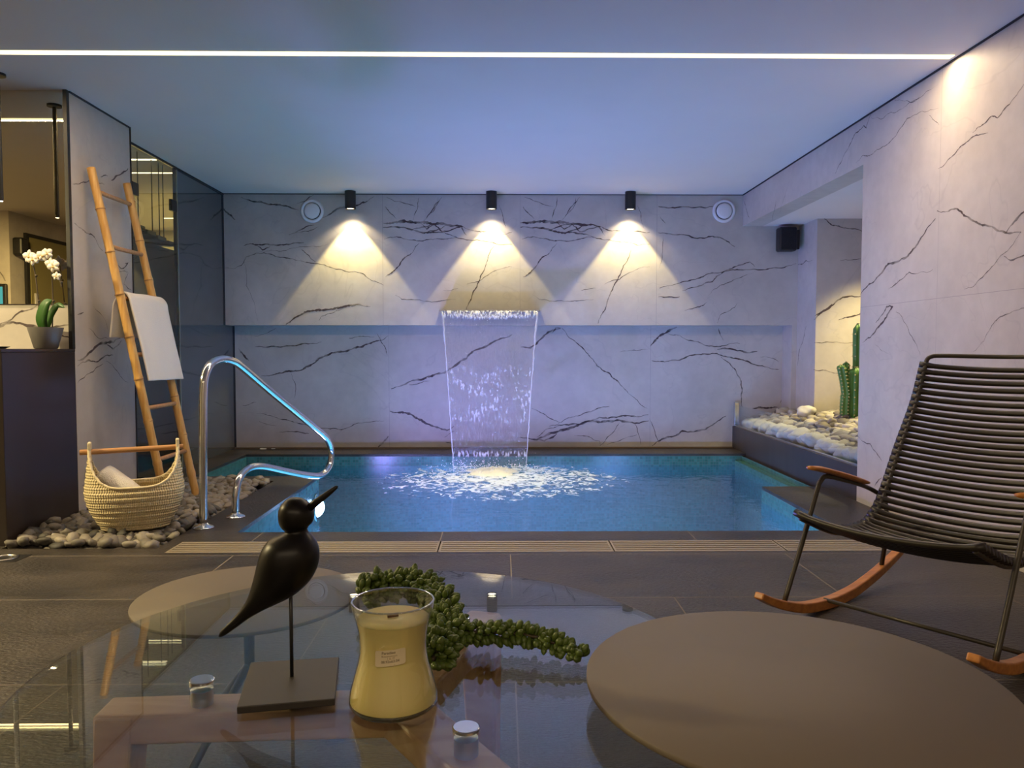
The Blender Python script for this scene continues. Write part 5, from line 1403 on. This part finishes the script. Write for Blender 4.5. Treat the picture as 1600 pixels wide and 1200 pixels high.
stk = mesh_obj('price_sticker', vs, [(j * (nU + 1) + i, j * (nU + 1) + i + 1, (j + 1) * (nU + 1) + i + 1, (j + 1) * (nU + 1) + i) for j in range(nV) for i in range(nU)], simple('sticker_paper', (0.78, 0.66, 0.42), 0.6), r, smooth=True)
INK = simple('brown_ink', (0.10, 0.05, 0.02), 0.7)
INK2 = simple('faded_ink', (0.30, 0.20, 0.09), 0.7)
def text(body_, size, sx0, sz0, mat):
    c = bpy.data.curves.new('txt', 'FONT'); c.body = body_; c.size = size; c.resolution_u = 3; c.align_x = 'CENTER'
    o = bpy.data.objects.new('txt', c); C.objects.link(o)
    bpy.context.view_layer.update()
    me = bpy.data.meshes.new_from_object(o.evaluated_get(bpy.context.evaluated_depsgraph_get()))
    bpy.data.objects.remove(o)
    for v in me.vertices:
        sx = sx0 + v.co.x; sz = z_c + sz0 + v.co.y + sx * tilt
        v.co = wrap(sx, sz, 0.0011)
    t = bpy.data.objects.new('print', me); C.objects.link(t); me.materials.clear(); me.materials.append(mat); t.parent = stk
text('Paradiso', 0.0052, -0.002, 0.0052, INK)
text('Rrscommcccs', 0.0036, -0.001, 0.0014, INK2)
text('1 SL 77', 0.0034, 0.001, -0.0018, INK2)
text('08.92x63.04', 0.0048, 0.0, -0.0062, INK)
text('.   .', 0.0048, 0.003, -0.0092, INK)

# ------------------------------------------------------------ succulent garland (string of burro's tail)
SUC = simple('succulent_green', (0.085, 0.13, 0.022), 0.38, var=0.5, bscale=60)
r = empty('succulent_garland', (-0.10, 1.27, GZ), label='trailing green succulent garland lying on the glass table behind the candle', cat_='plant')
path = cat([(-0.262, 1.385, GZ + .030), (-0.235, 1.405, GZ + .036), (-0.20, 1.42, GZ + .040), (-0.165, 1.415, GZ + .040), (-0.130, 1.385, GZ + .036), (-0.108, 1.335, GZ + .030), (-0.094, 1.275, GZ + .026), (-0.088, 1.215, GZ + .022), (-0.094, 1.165, GZ + .020), (-0.105, 1.125, GZ + .016)], 8)
path2 = cat([(-0.085, 1.215, GZ + .026), (-0.055, 1.205, GZ + .028), (-0.020, 1.20, GZ + .030), (0.015, 1.195, GZ + .030), (0.05, 1.185, GZ + .028), (0.085, 1.168, GZ + .022), (0.118, 1.148, GZ + .012)], 9)
m = MB(); m.tube(path, 0.0035, 8); keep(m.build('stem', STEM, smooth=True), r)
m = MB(); m.tube(path2, 0.003, 8); keep(m.build('stem', STEM, smooth=True), r)
def drop(mb, base, d, L, w):
    d = d.normalized(); s1 = d.cross(Vector((0.3, 0.2, 0.9))).normalized(); s2 = d.cross(s1)
    prof_ = [(0, .25), (.18, .75), (.45, 1.0), (.72, .92), (.92, .5), (1.0, .05)]
    vs = []; n = 7
    for t, q in prof_:
        for k in range(n):
            a_ = 2 * math.pi * k / n; vs.append(base + d * t * L + (s1 * math.cos(a_) + s2 * math.sin(a_)) * q * w)
    mb.add(vs, [(i * n + k, i * n + (k + 1) % n, (i + 1) * n + (k + 1) % n, (i + 1) * n + k) for i in range(len(prof_) - 1) for k in range(n)] + [tuple(5 * n + k for k in range(n))])
for pth, reach, cnt in ((path, 0.031, 11), (path2, 0.011, 4)):
    m = MB()
    n_ = len(pth)
    for i, p in enumerate(pth):
        tt = i / (n_ - 1); taper = 1.0 if reach > .02 else (1.0 - 0.5 * tt)
        for k in range(cnt):
            a_ = random.uniform(0, 6.28); dd = (pth[min(n_ - 1, i + 1)] - pth[max(0, i - 1)]).normalized()
            s1 = dd.cross(Vector((0, 0, 1))).normalized(); s2 = s1.cross(dd)
            out_ = (s1 * math.cos(a_) + s2 * math.sin(a_)) + dd * random.uniform(.1, .7)
            rr = reach * random.uniform(0.15, 1.0) * taper
            b_ = p + out_.normalized() * rr * 0.75
            L = random.uniform(0.014, 0.022)
            if b_.z < GZ + 0.008: b_.z = GZ + 0.008
            e_ = b_ + out_.normalized() * L
            if e_.z < GZ + 0.005: out_.z = abs(out_.z) * 0.2
            drop(m, b_, out_, L, random.uniform(0.0048, 0.0068))
    keep(m.build('leaves', SUC, smooth=True), r)
for o in list(bpy.data.meshes):
    if o.users == 0: bpy.data.meshes.remove(o)
